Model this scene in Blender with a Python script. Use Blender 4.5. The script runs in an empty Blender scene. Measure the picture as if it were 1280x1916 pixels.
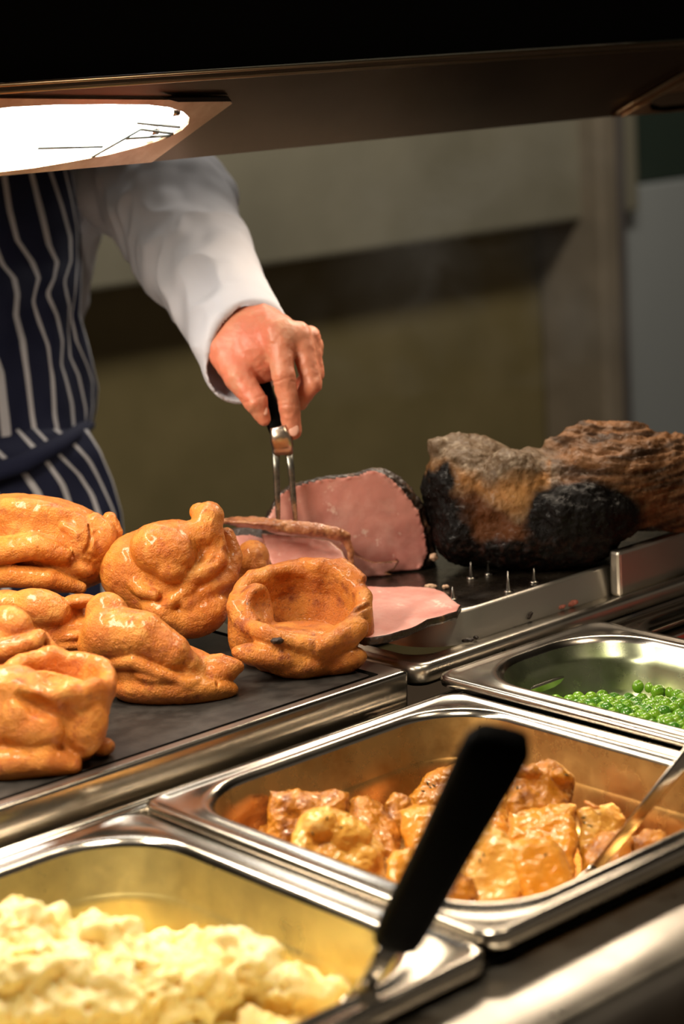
import bpy, bmesh, math, random
import numpy as np
from mathutils import Vector, Matrix

# ------------------------------------------------------------------ camera
SC = bpy.context.scene
COL = SC.collection
F, PITCH, ROLL, YAW = 3762.2, 0.22065, -0.06292, 0.85225      # measured from the counter's vanishing lines (1280x1916)
CAM = np.array([0.0, 0.0, 1.36])
fw = np.array([math.cos(YAW)*math.cos(PITCH), math.sin(YAW)*math.cos(PITCH), -math.sin(PITCH)])
r0 = np.array([math.sin(YAW), -math.cos(YAW), 0.0]); u0 = np.cross(r0, fw)
rt = math.cos(ROLL)*r0 + math.sin(ROLL)*u0
up = -math.sin(ROLL)*r0 + math.cos(ROLL)*u0
cd = bpy.data.cameras.new('camera'); cam = bpy.data.objects.new('camera', cd); COL.objects.link(cam)
cam.matrix_world = Matrix([[rt[i], up[i], -fw[i], CAM[i]] for i in range(3)] + [[0, 0, 0, 1]])
cd.sensor_fit = 'VERTICAL'; cd.sensor_height = 36; cd.lens = F/1916*36
cd.clip_start = .05; cd.clip_end = 50
cd.dof.use_dof = True; cd.dof.focus_distance = 1.50; cd.dof.aperture_fstop = 5.2
SC.camera = cam

# ------------------------------------------------------------------ light and exposure
SC.view_settings.view_transform = 'Standard'; SC.view_settings.look = 'None'
SC.view_settings.gamma = 1; SC.view_settings.use_curve_mapping = False
SC.view_settings.exposure = 0.0
wd = bpy.data.worlds.new('world'); SC.world = wd; wd.use_nodes = True
wd.node_tree.nodes['Background'].inputs[0].default_value = (.70, .58, .45, 1)
wd.node_tree.nodes['Background'].inputs[1].default_value = .15

def area(name, loc, aim, sx, sy, power, col=(1, .8, .58), spread=180):
    l = bpy.data.lights.new(name, 'AREA'); l.shape = 'RECTANGLE'; l.size = sx; l.size_y = sy
    l.energy = power; l.color = col; l.spread = math.radians(spread)
    o = bpy.data.objects.new(name, l); COL.objects.link(o); o.location = loc
    d = Vector(aim) - Vector(loc); o.rotation_euler = d.to_track_quat('-Z', 'Y').to_euler()
    return o
area('heat_lamp_light', (.60, 1.20, 1.30), (.66, 1.12, .9), .46, .05, 5.0, (1, .86, .68))
area('heat_lamp_light', (1.28, 1.22, 1.30), (1.20, 1.12, .9), .26, .05, 1.5, (1, .82, .62))
area('counter_downlight', (.50, .72, 2.1), (.66, .84, .9), .30, .22, 1.6, (1, .86, .66), 50)
area('counter_downlight', (1.25, .55, 2.2), (1.05, .95, .9), .25, .25, 4, (1, .82, .6))
area('added_fill_light', (1.9, 2.3, 2.35), (1.5, 1.8, 1.0), .6, .6, 7, (1, .92, .8))  # added lamp, unseen, brightens the chef's jacket
area('added_fill_light', (2.5, 1.9, 2.45), (2.6, 3.2, .9), 1.2, .3, 24, (1, .92, .78))  # added lamp, unseen, washes the back wall

# ------------------------------------------------------------------ helpers
def ray(x, y):
    return (x-640)/F*rt - (y-958)/F*up + fw
def atz(x, y, z):
    d = ray(x, y); return CAM + d*((z-CAM[2])/d[2])
def dz(x, y, z):
    return (z-CAM[2])/ray(x, y)[2]
def atY(x, y, Y):
    d = ray(x, y); return CAM + d*(Y/d[1])
def att(x, y, t):
    return CAM + ray(x, y)*t
def proj(p):
    v = np.asarray(p)-CAM; q = v@fw
    return 640+F*(v@rt)/q, 958-F*(v@up)/q
def unpx(P, t0):
    """points in a frame of pixels at depth t0 (x right, y down, z toward the viewer) -> world metres"""
    P = np.asarray(P, float); t = t0 - P[..., 2:3]*t0/F
    d = (P[..., 0:1]-640)/F*rt - (P[..., 1:2]-958)/F*up + fw
    return CAM + d*t

WL = {}
def link(o, loc, parent=None):
    COL.objects.link(o); o.location = loc; WL[o.name] = Vector(loc)
    if parent is not None:
        o.parent = parent; o.matrix_parent_inverse = Matrix.Translation(-WL[parent.name])
    return o
def tag(o, label=None, cat=None, group=None, kind=None):
    if label: o['label'] = label
    if cat: o['category'] = cat
    if group: o['group'] = group
    if kind: o['kind'] = kind
    return o
def empty(name, loc, label=None, cat=None, group=None, kind=None):
    o = bpy.data.objects.new(name, None); link(o, loc); o.empty_display_size = .02
    return tag(o, label, cat, group, kind)
def mk(name, V, Fc, m, parent=None, smooth=True, origin=None, auto=None):
    V = np.asarray(V, float)
    if origin is None:
        if len(V): origin = np.array([V[:, 0].mean(), V[:, 1].mean(), V[:, 2].min()])
        else: origin = np.zeros(3)
    me = bpy.data.meshes.new(name)
    me.from_pydata((V-origin).tolist(), [], Fc if isinstance(Fc, list) else Fc.tolist())
    me.update()
    for mm in (m if isinstance(m, (list, tuple)) else [m]): me.materials.append(mm)
    if smooth: me.polygons.foreach_set('use_smooth', [True]*len(me.polygons))
    if auto: me.set_sharp_from_angle(angle=math.radians(auto))
    o = bpy.data.objects.new(name, me); link(o, origin.tolist() if hasattr(origin, 'tolist') else origin, parent)
    return o
def join(lst):
    V = []; Fc = []; n = 0
    for v, f in lst:
        V.append(np.asarray(v, float)); Fc += [[i+n for i in q] for q in (f if isinstance(f, list) else f.tolist())]; n += len(v)
    return np.concatenate(V), Fc
def box(x0, x1, y0, y1, z0, z1):
    V = [(x, y, z) for x in (x0, x1) for y in (y0, y1) for z in (z0, z1)]
    return V, [[0, 1, 3, 2], [4, 6, 7, 5], [0, 4, 5, 1], [2, 3, 7, 6], [0, 2, 6, 4], [1, 5, 7, 3]]
def bevel(o, w, seg=2):
    b = o.modifiers.new('bevel', 'BEVEL'); b.width = w; b.segments = seg; b.limit_method = 'ANGLE'; return o
def tube(pts, rad, n=10, cap=True):
    pts = [np.asarray(p, float) for p in pts]; V = []; Fc = []
    if not hasattr(rad, '__len__'): rad = [rad]*len(pts)
    a = None
    for i, p in enumerate(pts):
        d = pts[min(i+1, len(pts)-1)] - pts[max(i-1, 0)]; d = d/np.linalg.norm(d)
        if a is None: a = np.cross(d, (0, 0, 1)) if abs(d[2]) < .9 else np.cross(d, (1, 0, 0))
        a = a - d*(a@d); a = a/np.linalg.norm(a); b = np.cross(d, a)
        for k in range(n):
            an = 2*math.pi*k/n; V.append(p + rad[i]*(math.cos(an)*a + math.sin(an)*b))
    for i in range(len(pts)-1):
        for k in range(n):
            Fc.append([i*n+k, i*n+(k+1) % n, (i+1)*n+(k+1) % n, (i+1)*n+k])
    if cap: Fc.append(list(range(n))[::-1]); Fc.append([(len(pts)-1)*n+k for k in range(n)])
    return np.array(V), Fc
def rrect(x0, x1, y0, y1, r, n=10):
    P = []
    for cx, cy, a0 in ((x1-r, y1-r, 0), (x0+r, y1-r, 90), (x0+r, y0+r, 180), (x1-r, y0+r, 270)):
        for k in range(n+1):
            a = math.radians(a0+90*k/n); P.append((cx+r*math.cos(a), cy+r*math.sin(a)))
    return P
def loft(rings, close_last=True):
    """rings of equally many 3D points"""
    n = len(rings[0]); V = [p for R_ in rings for p in R_]; Fc = []
    for i in range(len(rings)-1):
        for k in range(n):
            Fc.append([i*n+k, i*n+(k+1) % n, (i+1)*n+(k+1) % n, (i+1)*n+k])
    if close_last: Fc.append([(len(rings)-1)*n+k for k in range(n)])
    return np.array(V), Fc

# ------------------------------------------------------------------ noise (numpy gradient noise)
def _h(ix, iy, iz, s):
    n = (ix*374761393 + iy*668265263 + iz*2147483647 + s*974711).astype(np.int64)
    n = (n ^ (n >> 13))*1274126177 & 0xffffffff
    n = (n ^ (n >> 16)) & 0xffffffff
    return n
def noise(P, seed=0):
    P = np.asarray(P, float); i = np.floor(P).astype(np.int64); f = P-i; u = f*f*f*(f*(f*6-15)+10); out = 0
    for dx in (0, 1):
        for dy in (0, 1):
            for dz_ in (0, 1):
                h = _h(i[..., 0]+dx, i[..., 1]+dy, i[..., 2]+dz_, seed)
                gx = ((h & 255)/127.5-1); gy = (((h >> 8) & 255)/127.5-1); gz = (((h >> 16) & 255)/127.5-1)
                d = gx*(f[..., 0]-dx)+gy*(f[..., 1]-dy)+gz*(f[..., 2]-dz_)
                w = (u[..., 0] if dx else 1-u[..., 0])*(u[..., 1] if dy else 1-u[..., 1])*(u[..., 2] if dz_ else 1-u[..., 2])
                out = out+w*d
    return out
def fbm(P, o=4, seed=0):
    s = 0; a = 1; P = np.asarray(P, float)
    for k in range(o): s = s+a*noise(P*2**k, seed+k); a *= .5
    return s

# ------------------------------------------------------------------ implicit modelling + surface nets
def smin(a, b, k):
    if k <= 0: return np.minimum(a, b)
    h = np.clip(.5+.5*(b-a)/k, 0, 1); return b*(1-h)+a*h-k*h*(1-h)
def d_cap(P, a, b):
    a = np.asarray(a, float); b = np.asarray(b, float); ab = b[:3]-a[:3]; L = max(ab@ab, 1e-9)
    h = np.clip(((P-a[:3])@ab)/L, 0, 1)
    return np.linalg.norm(P-a[:3]-h[..., None]*ab, axis=-1)-(a[3]+(b[3]-a[3])*h)
def d_ell(P, c, r, rz=0, rx=0):
    q = P-np.asarray(c, float); r = np.asarray(r, float)
    if rz:
        a = math.radians(rz); q = np.stack([q[..., 0]*math.cos(a)+q[..., 1]*math.sin(a), -q[..., 0]*math.sin(a)+q[..., 1]*math.cos(a), q[..., 2]], -1)
    if rx:
        a = math.radians(rx); q = np.stack([q[..., 0], q[..., 1]*math.cos(a)+q[..., 2]*math.sin(a), -q[..., 1]*math.sin(a)+q[..., 2]*math.cos(a)], -1)
    k0 = np.linalg.norm(q/r, axis=-1); k1 = np.linalg.norm(q/(r*r), axis=-1)+1e-9
    return k0*(k0-1)/k1
def d_poly2(x, y, poly):
    d = np.full(x.shape, 1e9); s = np.ones(x.shape); n = len(poly)
    for i in range(n):
        ax, ay = poly[i]; bx, by = poly[i-1]; ex, ey = bx-ax, by-ay; wx, wy = x-ax, y-ay
        h = np.clip((wx*ex+wy*ey)/(ex*ex+ey*ey), 0, 1)
        d = np.minimum(d, (wx-ex*h)**2+(wy-ey*h)**2)
        c1 = y >= ay; c2 = y < by; c3 = ex*wy > ey*wx
        s = np.where((c1 & c2 & c3) | (~c1 & ~c2 & ~c3), -s, s)
    return s*np.sqrt(d)
def d_pris(P, poly, z0, z1, ax=0, ay=0, c=(0, 0), rnd=3):
    """polygon (x,y) extruded between z0 and z1; mid-plane tilts by ax, ay around c"""
    d2 = d_poly2(P[..., 0], P[..., 1], poly)+rnd
    z = P[..., 2]-ax*(P[..., 0]-c[0])-ay*(P[..., 1]-c[1])
    dzv = (np.abs(z-(z0+z1)/2)-(z1-z0)/2)/math.sqrt(1+ax*ax+ay*ay)+rnd
    return np.minimum(np.maximum(d2, dzv), 0)+np.sqrt(np.maximum(d2, 0)**2+np.maximum(dzv, 0)**2)-rnd
def d_bowl(P, c, axis, R, H, th, seed, prof=((0, -1), (.72, -.95), (.93, -.5), (1, 0)), und=.10, hund=12):
    """cup of revolution with an uneven rim: wall of varying thickness round a profile polyline"""
    a = np.asarray(axis, float); a = a/np.linalg.norm(a); e1 = np.cross(a, (0, 0, 1)); e1 = e1/np.linalg.norm(e1); e2 = np.cross(a, e1)
    q = P-np.asarray(c, float); h = q@a; x = q@e1; y = q@e2; r = np.hypot(x, y); t = np.stack([x/(r+1e-6), y/(r+1e-6), 0*x+seed], -1)
    k = 1+und*noise(t*1.6, seed)+und*.6*noise(t*3.5, seed+1); r = r/k
    w = hund*noise(t*1.9, seed+2)*2+hund*.5*noise(t*4.2, seed+3); s = np.clip(1+h/H, 0, 1.3); h = h-w*s
    d = None; n = len(prof)
    for i in range(n-1):
        ax, ay = prof[i][0]*R, prof[i][1]*H; bx, by = prof[i+1][0]*R, prof[i+1][1]*H; ex, ey = bx-ax, by-ay
        u = np.clip(((r-ax)*ex+(h-ay)*ey)/(ex*ex+ey*ey), 0, 1); g = (i+u)/(n-1)
        e = np.hypot(r-ax-u*ex, h-ay-u*ey)-th*(.75+.35*g)
        d = e if d is None else np.minimum(d, e)
    return d
def nets(fn, lo, hi, h):
    lo = np.asarray(lo, float); hi = np.asarray(hi, float)
    N = np.maximum(np.ceil((hi-lo)/h).astype(int)+1, 4)
    ax = [lo[i]+h*np.arange(N[i]) for i in range(3)]
    G = np.stack(np.meshgrid(*ax, indexing='ij'), -1)
    D = fn(G).astype(np.float32)
    D[0] = D[-1] = np.maximum(D[0], h*.3); D[0] = np.maximum(D[0], h*.3); D[-1] = np.maximum(D[-1], h*.3)
    D[:, 0] = np.maximum(D[:, 0], h*.3); D[:, -1] = np.maximum(D[:, -1], h*.3)
    D[:, :, 0] = np.maximum(D[:, :, 0], h*.3); D[:, :, -1] = np.maximum(D[:, :, -1], h*.3)
    c = [D[i:N[0]-1+i, j:N[1]-1+j, k:N[2]-1+k] for i in (0, 1) for j in (0, 1) for k in (0, 1)]
    neg = sum((q < 0).astype(np.int8) for q in c); act = (neg > 0) & (neg < 8)
    idx = np.argwhere(act); vid = np.full(act.shape, -1, np.int64); vid[act] = np.arange(len(idx))
    vals = np.stack([q[act] for q in c], 1)
    S = np.zeros((len(idx), 3)); cnt = np.zeros(len(idx))
    off = np.array([(i, j, k) for i in (0, 1) for j in (0, 1) for k in (0, 1)], float)
    for a in range(8):
        for b in range(a+1, 8):
            if np.abs(off[a]-off[b]).sum() != 1: continue
            va, vb = vals[:, a], vals[:, b]; m = (va < 0) != (vb < 0)
            t = np.where(m, va/np.where(m, va-vb, 1), 0)
            S += m[:, None]*(off[a]+t[:, None]*(off[b]-off[a])); cnt += m
    V = lo+h*(idx+S/np.maximum(cnt, 1)[:, None])
    Fc = []
    for axn in range(3):
        o1, o2 = [(1, 2), (2, 0), (0, 1)][axn]
        sl = [slice(1, N[i]-1) for i in range(3)]; sl[axn] = slice(0, N[axn]-1)
        s2 = list(sl); s2[axn] = slice(1, N[axn])
        A = D[tuple(sl)] < 0; B = D[tuple(s2)] < 0; e = np.argwhere(A != B)
        if not len(e): continue
        fl = A[tuple(e.T)]
        base = e.copy()
        for q in range(3):
            if q != axn: base[:, q] += 1
        def g(d1, d2):
            z = base.copy(); z[:, o1] -= d1; z[:, o2] -= d2; return vid[tuple(z.T)]
        q = np.stack([g(1, 1), g(0, 1), g(0, 0), g(1, 0)], 1)
        q[~fl] = q[~fl][:, ::-1]; Fc.append(q)
    return V, np.concatenate(Fc)
def grad(fn, V, e):
    g = np.stack([fn(V+np.eye(3)[i]*e)-fn(V-np.eye(3)[i]*e) for i in range(3)], -1)
    return g/(np.linalg.norm(g, axis=-1, keepdims=True)+1e-9)
def sdf_from(ops):
    """ops: (kind, k, sign, args...). kinds cap, chain, ell, pris, half"""
    def fn(P):
        D = None
        for op in ops:
            kind, k = op[0], op[1]; cut = kind.startswith('-'); kk = kind.lstrip('-')
            if kk == 'cap': d = d_cap(P, *op[2:])
            elif kk == 'chain':
                d = None
                pts = op[2]
                for a, b in zip(pts[:-1], pts[1:]):
                    e = d_cap(P, a, b); d = e if d is None else np.minimum(d, e)
            elif kk == 'ell': d = d_ell(P, *op[2:])
            elif kk == 'pris': d = d_pris(P, *op[2:])
            elif kk == 'bowl': d = d_bowl(P, *op[2:])
            elif kk == 'half':
                n = np.asarray(op[3], float); n = n/np.linalg.norm(n); d = -((P-np.asarray(op[2], float))@n)
            if D is None: D = d
            elif cut: D = -smin(-D, d, k)
            else: D = smin(D, d, k)
        return D
    return fn
def blob(name, ops, t0, lo, hi, h, mat_, parent=None, disp=None, floor=None, relax=1, label=None, cat=None, group=None, kind=None, colfn=None, space='px', origin=None, matfn=None, fill=None):
    base = sdf_from(ops)
    def fn(P):
        D = base(P)
        if fill is not None:
            W_ = unpx(P, t0); x0, x1, y0, y1 = fill[1]; s = F/t0
            D = smin(D, (W_[..., 2]-fill[0])*s, 14)
            D = np.maximum(D, np.maximum(np.maximum(x0-W_[..., 0], W_[..., 0]-x1), np.maximum(y0-W_[..., 1], W_[..., 1]-y1))*s)
        if floor is not None:
            W_ = unpx(P, t0); D = np.maximum(D, (floor-W_[..., 2])*F/t0)
        return D
    V, Fc = nets(fn, lo, hi, h)
    for _ in range(relax):
        g = grad(fn, V, h*.3); d = fn(V); V = V-g*np.clip(d, -h, h)[:, None]*.8
    N_ = grad(fn, V, h*.6)
    P0 = V.copy()
    if disp is not None: V = V+N_*disp(V, N_)[:, None]
    if space == 'px': W_ = unpx(V, t0)
    else: W_ = V
    if floor is not None: W_[:, 2] = np.maximum(W_[:, 2], floor)
    if space == 'px': Fc = Fc[:, ::-1]
    o = mk(name, W_, Fc, mat_, parent, origin=origin)
    if colfn is not None:
        ca = o.data.color_attributes.new('tone', 'FLOAT_COLOR', 'POINT')
        c = colfn(P0, N_); c = np.concatenate([c, np.ones((len(c), 1))], 1) if c.shape[1] == 3 else c
        ca.data.foreach_set('color', c.astype(np.float32).ravel())
    if matfn is not None:
        ctr = P0[Fc].mean(1); nn = N_[Fc].mean(1)
        o.data.polygons.foreach_set('material_index', matfn(ctr, nn).astype(np.int32))
    tag(o, label, cat, group, kind)
    return o

# ------------------------------------------------------------------ materials
def srgb(r, g, b): return tuple(((c/255/12.92) if c/255 <= .04045 else ((c/255+.055)/1.055)**2.4) for c in (r, g, b))+(1,)
MATS = {}
def mat(name, base, rough=.5, metal=0, var=None, bump=None, coat=0, sss=0, ssr=(1, .5, .25), spec=.5, attr=None, emit=None, point=None, rvar=None, extra=None, bump2=None):
    m = bpy.data.materials.new(name); m.use_nodes = True; nt = m.node_tree; N = nt.nodes; L = nt.links
    p = N['Principled BSDF']; b4 = tuple(base)+((1,) if len(base) == 3 else ())
    p.inputs['Base Color'].default_value = b4; p.inputs['Roughness'].default_value = rough; p.inputs['Metallic'].default_value = metal
    p.inputs['Specular IOR Level'].default_value = spec; p.inputs['Coat Weight'].default_value = coat; p.inputs['Coat Roughness'].default_value = .15
    if sss: p.inputs['Subsurface Weight'].default_value = sss; p.inputs['Subsurface Radius'].default_value = ssr; p.inputs['Subsurface Scale'].default_value = .008
    tc = N.new('ShaderNodeTexCoord'); csrc = None
    def nz(scale, det=4, rgh=.55, vec=None):
        n = N.new('ShaderNodeTexNoise'); n.inputs['Scale'].default_value = scale; n.inputs['Detail'].default_value = det; n.inputs['Roughness'].default_value = rgh
        L.new(vec or tc.outputs['Object'], n.inputs['Vector']); return n.outputs['Fac']
    def ramp(src, lo, hi):
        r = N.new('ShaderNodeMapRange'); r.inputs[1].default_value = lo; r.inputs[2].default_value = hi; L.new(src, r.inputs[0]); return r.outputs[0]
    def mix(fac, a, b, mode='MIX'):
        x = N.new('ShaderNodeMix'); x.data_type = 'RGBA'; x.blend_type = mode
        if isinstance(fac, float): x.inputs[0].default_value = fac
        else: L.new(fac, x.inputs[0])
        for s, i in ((a, 6), (b, 7)):
            if isinstance(s, tuple): x.inputs[i].default_value = s
            else: L.new(s, x.inputs[i])
        return x.outputs[2]
    cur = b4
    if attr:
        a = N.new('ShaderNodeAttribute'); a.attribute_name = attr; cur = a.outputs['Color']
    for v in (var or []):
        c2, sc, lo, hi = v[:4]
        cur = mix(ramp(nz(sc, 5, .6), lo, hi), cur, tuple(c2)+((1,) if len(c2) == 3 else ()))
    if point:
        g = N.new('ShaderNodeNewGeometry'); c2, lo, hi = point
        cur = mix(ramp(g.outputs['Pointiness'], lo, hi), cur, tuple(c2)+((1,) if len(c2) == 3 else ()))
    if extra: cur = extra(N, L, tc, cur, mix, ramp, nz)
    if not isinstance(cur, tuple): L.new(cur, p.inputs['Base Color'])
    if rvar:
        r = N.new('ShaderNodeMapRange'); r.inputs[3].default_value = rvar[1]; r.inputs[4].default_value = rvar[2]; r.inputs[1].default_value = .3; r.inputs[2].default_value = .7
        L.new(nz(rvar[0], 5, .6), r.inputs[0]); L.new(r.outputs[0], p.inputs['Roughness'])
    last = None
    for bb in (bump, bump2):
        if bb:
            bn = N.new('ShaderNodeBump'); bn.inputs['Strength'].default_value = bb[1]; bn.inputs['Distance'].default_value = bb[2]
            L.new(nz(bb[0], 6, .6), bn.inputs['Height'])
            if last is not None: L.new(last, bn.inputs['Normal'])
            last = bn.outputs['Normal']
    if last is not None:
        L.new(last, p.inputs['Normal'])
    if emit:
        p.inputs['Emission Color'].default_value = tuple(emit[0])+(1,); p.inputs['Emission Strength'].default_value = emit[1]
    MATS[name] = m
    return m
steel = mat('brushed_steel', (.52, .475, .41), .2, 1, rvar=(12, .15, .24))
steel_lo = mat('satin_steel', (.62, .57, .49), .36, 1, var=[((.42, .39, .34), 9, .3, .75)], rvar=(25, .26, .36))
bronze = mat('gantry_steel', (.17, .115, .075), .28, 1, var=[((.09, .055, .035), 2, .3, .7)])
black_pl = mat('black_plastic', (.0015, .0015, .0015), .6, 0, spec=.03)
black_pn = mat('black_panel', (.003, .003, .003), 1.0, spec=0)
black_rub = mat('dark_void', (.006, .005, .004), .9, spec=.1)
plate_m = mat('griddle_coating', (.018, .016, .0145), .46, .0, spec=.25, var=[((.035, .031, .028), 60, .42, .6)], bump=(300, .15, .001))
pud = mat('pudding_crust', (.58, .165, .014), .36, var=[((.70, .25, .032), 55, .42, .60), ((.40, .085, .008), 90, .54, .70), ((.80, .38, .085), 34, .58, .72), ((.34, .08, .010), 420, .62, .74)], bump=(90, .22, .004), bump2=(700, .9, .0018), coat=.28, sss=.03, rvar=(70, .26, .5), point=((.36, .09, .012), .55, .62))
pud_dark = mat('pudding_crust_toasted', (.54, .15, .013), .36, var=[((.68, .25, .035), 45, .42, .6), ((.28, .06, .008), 70, .52, .68), ((.22, .055, .010), 380, .58, .72)], bump=(90, .25, .004), bump2=(700, .9, .0018), coat=.25, sss=.04, rvar=(70, .25, .5), point=((.16, .055, .015), .53, .60))
burnt = mat('burnt_spot', (.02, .008, .004), .5, bump=(500, .6, .002))

# ------------------------------------------------------------------ the room
wall_m = mat('painted_wall', (.22, .20, .145), .6, var=[((.17, .155, .11), 3, .4, .7)])
wall_lo = mat('olive_splashback', (.27, .215, .10), .42, .25, var=[((.20, .16, .07), 4, .35, .7)])
door_m = mat('pale_door', (.36, .38, .38), .5)
trans_m = mat('dark_green_glass', (.03, .045, .035), .3)
colm = mat('brown_column', (.27, .22, .16), .5, var=[((.20, .165, .12), 5, .4, .6)])
floor_m = mat('quarry_tile', (.10, .07, .05), .5)
ceil_m = mat('dark_ceiling', (.02, .018, .016), .8)
def struct(name, geo, m, bev=0, **k):
    o = mk(name, *geo, m, smooth=False, **k); o['kind'] = 'structure'
    if bev: bevel(o, bev)
    return o
YB = 3.2
struct('floor', box(-1.5, 6.5, -1.5, 3.3, -.06, 0), floor_m)
struct('ceiling', box(-1.5, 6.5, -1.5, 3.3, 2.6, 2.66), ceil_m)
xc = atY(1145, 600, YB)[0]
struct('wall_back', box(-1.5, 6.5, YB, YB+.1, 0, 2.6), wall_lo)
zb = atY(640, 462, YB)[2]
w_ = struct('wall_upper', box(.3, xc-.05, YB-.14, YB-.002, zb, 2.3), wall_m, .01)
w_.name = 'trim_2'; tag(w_, 'pale wall cupboard box above the olive splashback')
xa, xb, xd = atY(1132, 600, YB-.2)[0], atY(1166, 600, YB-.2)[0], atY(1204, 600, YB-.2)[0]
struct('trim_1', box(xa, xb, YB-.2, YB-.002, 0, 2.5), colm, .01)
struct('trim_3', box(xb+.001, xd, YB-.16, YB-.002, 0, 2.5), mat('grey_jamb', (.12, .105, .10), .5), .006)
zt = atY(1240, 340, YB-.1)[2]
d1 = struct('door_1', box(xd+.002, xd+.95, YB-.1, YB-.002, .01, zt), door_m, .006)
t_ = mk('transom_panel', *box(xd+.002, xd+.95, YB-.09, YB-.002, zt+.004, 2.3), trans_m, d1, smooth=False)
hd_ = mk('door_handle', *tube([(xd+.82, YB-.15, .3), (xd+.82, YB-.15, .42)], .012), steel_lo, d1)
struct('wall_right', box(6.5, 6.6, -1.5, 3.3, 0, 2.6), wall_m)
struct('wall_left', box(-1.6, -1.5, -1.5, 3.3, 0, 2.6), wall_m)

# ------------------------------------------------------------------ serving counter
X0, X1 = -.1, 2.0
ct = empty('serving_counter', (.9, 1.1, 0), 'stainless steel hot food serving counter holding all the food pans', 'counter')
def cpart(name, geos, m, bev=.0015, **k):
    v, f_ = join(geos); o = mk(name, v, f_, m, ct, smooth=False, **k)
    if bev: bevel(o, bev)
    return o
YF = .632
# rolled front ledge: profile swept along X
prof = [(.704, .850), (.704, .8835), (.703, .8848), (.700, .885), (.66, .885), (YF+.010, .8848), (YF+.005, .8832), (YF+.0015, .879), (YF, .873), (YF, .845), (YF+.003, .836), (YF+.01, .83), (YF+.03, .83), (YF+.03, .80)]
V = [(x, y, z) for x in (X0, X1) for y, z in prof]; n = len(prof)
o = mk('front_ledge', V, [[i, i+1, n+i+1, n+i] for i in range(n-1)], steel_lo, ct, auto=50); o['label'] = 'satin steel ledge with a rolled front edge'
cpart('front_panel', [box(X0, X1, YF+.03, YF+.05, .08, .80)], black_pn)
cpart('end_panel', [box(X0, X0+.02, YF+.05, 1.42, .08, .80)], steel_lo)
cpart('end_panel', [box(X1-.02, X1, YF+.05, 1.42, .08, .80)], steel_lo)
cpart('plinth', [box(X0+.03, X1-.03, YF+.1, 1.38, 0, .08)], black_pn)
cpart('well_floor', [box(X0+.02, X1-.02, YF+.05, 1.42, .70, .72)], black_rub)
cpart('back_rail', [box(X0, X1, 1.392, 1.43, .80, .903)], steel_lo, .006)
for yy, w in ((1.0185, .0045), (1.0275, .0045)):      # two thin ribs between the pan row and the tray row
    v, f_ = tube([(X0+.03, yy, .894), (X1-.03, yy, .894)], w, 10)
    o = mk('runner_rib', v, f_, steel, ct)
cpart('crossbar', [box(X0+.02, X1-.02, 1.006, 1.036, .872, .889)], steel, .002)
cpart('front_bearer', [box(X0+.02, X1-.02, .7043, .7066, .862, .888)], black_rub)

# ------------------------------------------------------------------ pans
mash_refl = mat('mash_reflection_steel', (.84, .68, .26), .30, .85, var=[((.70, .56, .22), 25, .45, .65)], rvar=(30, .24, .38))  # yellow reflection of the mash painted into the steel colour
potato_refl = mat('potato_reflection_steel', (.70, .40, .13), .27, .9, var=[((.50, .25, .07), 22, .45, .65)], rvar=(30, .2, .36))  # amber reflection of the potatoes put into the wall colour
pea_refl = mat('pea_reflection_steel', (.42, .46, .30), .24, .95, var=[((.30, .36, .18), 22, .45, .65)], rvar=(30, .2, .32))  # green reflection of the peas put into the wall colour
def pan(name, label, x0, x1, y0, y1, z, depth, r_in=.052, fl=.016, group=None, m=steel, refl_tint=None, skirt=.009, step=.031):
    """sheet metal pan: outer skirt, flat flange, bead, wall, stacking step, wall, floor (inner and outer skins)"""
    ring = lambda ins, r, zz, ri=None: [(x, y, zz) for x, y in rrect(x0+ins, x1-ins, y0+ins, y1-ins, max(r, .002), 12)]
    ro = .014
    top = [ring(.0005, ro, z-skirt), ring(0, ro, z-skirt*.5), ring(0, ro, z-.002), ring(.0006, ro, z-.0006), ring(.002, ro, z),
           ring(.0045, ro, z-.0003), ring(.007, ro, z-.0016), ring(fl-.006, r_in*.9, z-.0018), ring(fl-.003, r_in, z-.0004), ring(fl-.001, r_in, z+.0004), ring(fl+.001, r_in, z-.0006),
           ring(fl+.003, r_in, z-.004), ring(fl+.0070, r_in, z-step), ring(fl+.0078, r_in, z-step-.0012), ring(fl+.0088, r_in, z-step-.0035),
           ring(fl+.0100, r_in-.002, z-step-.006), ring(fl+.0150, r_in-.004, z-depth+.014), ring(fl+.017, r_in-.006, z-depth+.007), ring(fl+.026, r_in-.012, z-depth+.001), ring(fl+.04, r_in-.02, z-depth)]
    v, f_ = loft(top)
    o = mk(name, v, f_, m, None, origin=np.array([(x0+x1)/2, (y0+y1)/2, z-depth]), auto=60)
    if refl_tint is not None:  # inner wall faces take the painted food reflection
        o.data.materials.append(refl_tint); nn = len(top[0]); o.data.polygons.foreach_set('material_index', [1 if i//nn >= 11 else 0 for i in range(len(f_))])
    s = o.modifiers.new('sheet', 'SOLIDIFY'); s.thickness = .0010; s.offset = 1
    tag(o, label, 'food pan', group)
    return o
pan('food_pan', 'deep steel food pan full of creamy mashed potato', .400, .694, .695, 1.014, .899, .068, r_in=.06, refl_tint=mash_refl)
pan('food_pan', 'deep steel food pan holding brown glazed roast potatoes', .6965, .9830, .698, 1.012, .9045, .066, refl_tint=potato_refl)
pan('food_pan', 'steel food pan with a layer of green peas', .9860, 1.168, .698, 1.036, .9110, .050, r_in=.058, refl_tint=pea_refl, skirt=.0062, step=.012)
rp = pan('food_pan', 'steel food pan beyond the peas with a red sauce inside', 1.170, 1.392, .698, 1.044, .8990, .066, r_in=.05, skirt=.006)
sauce_m = mat('tomato_sauce', (.42, .022, .006), .25, coat=.5, bump=(60, .3, .003))
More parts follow.
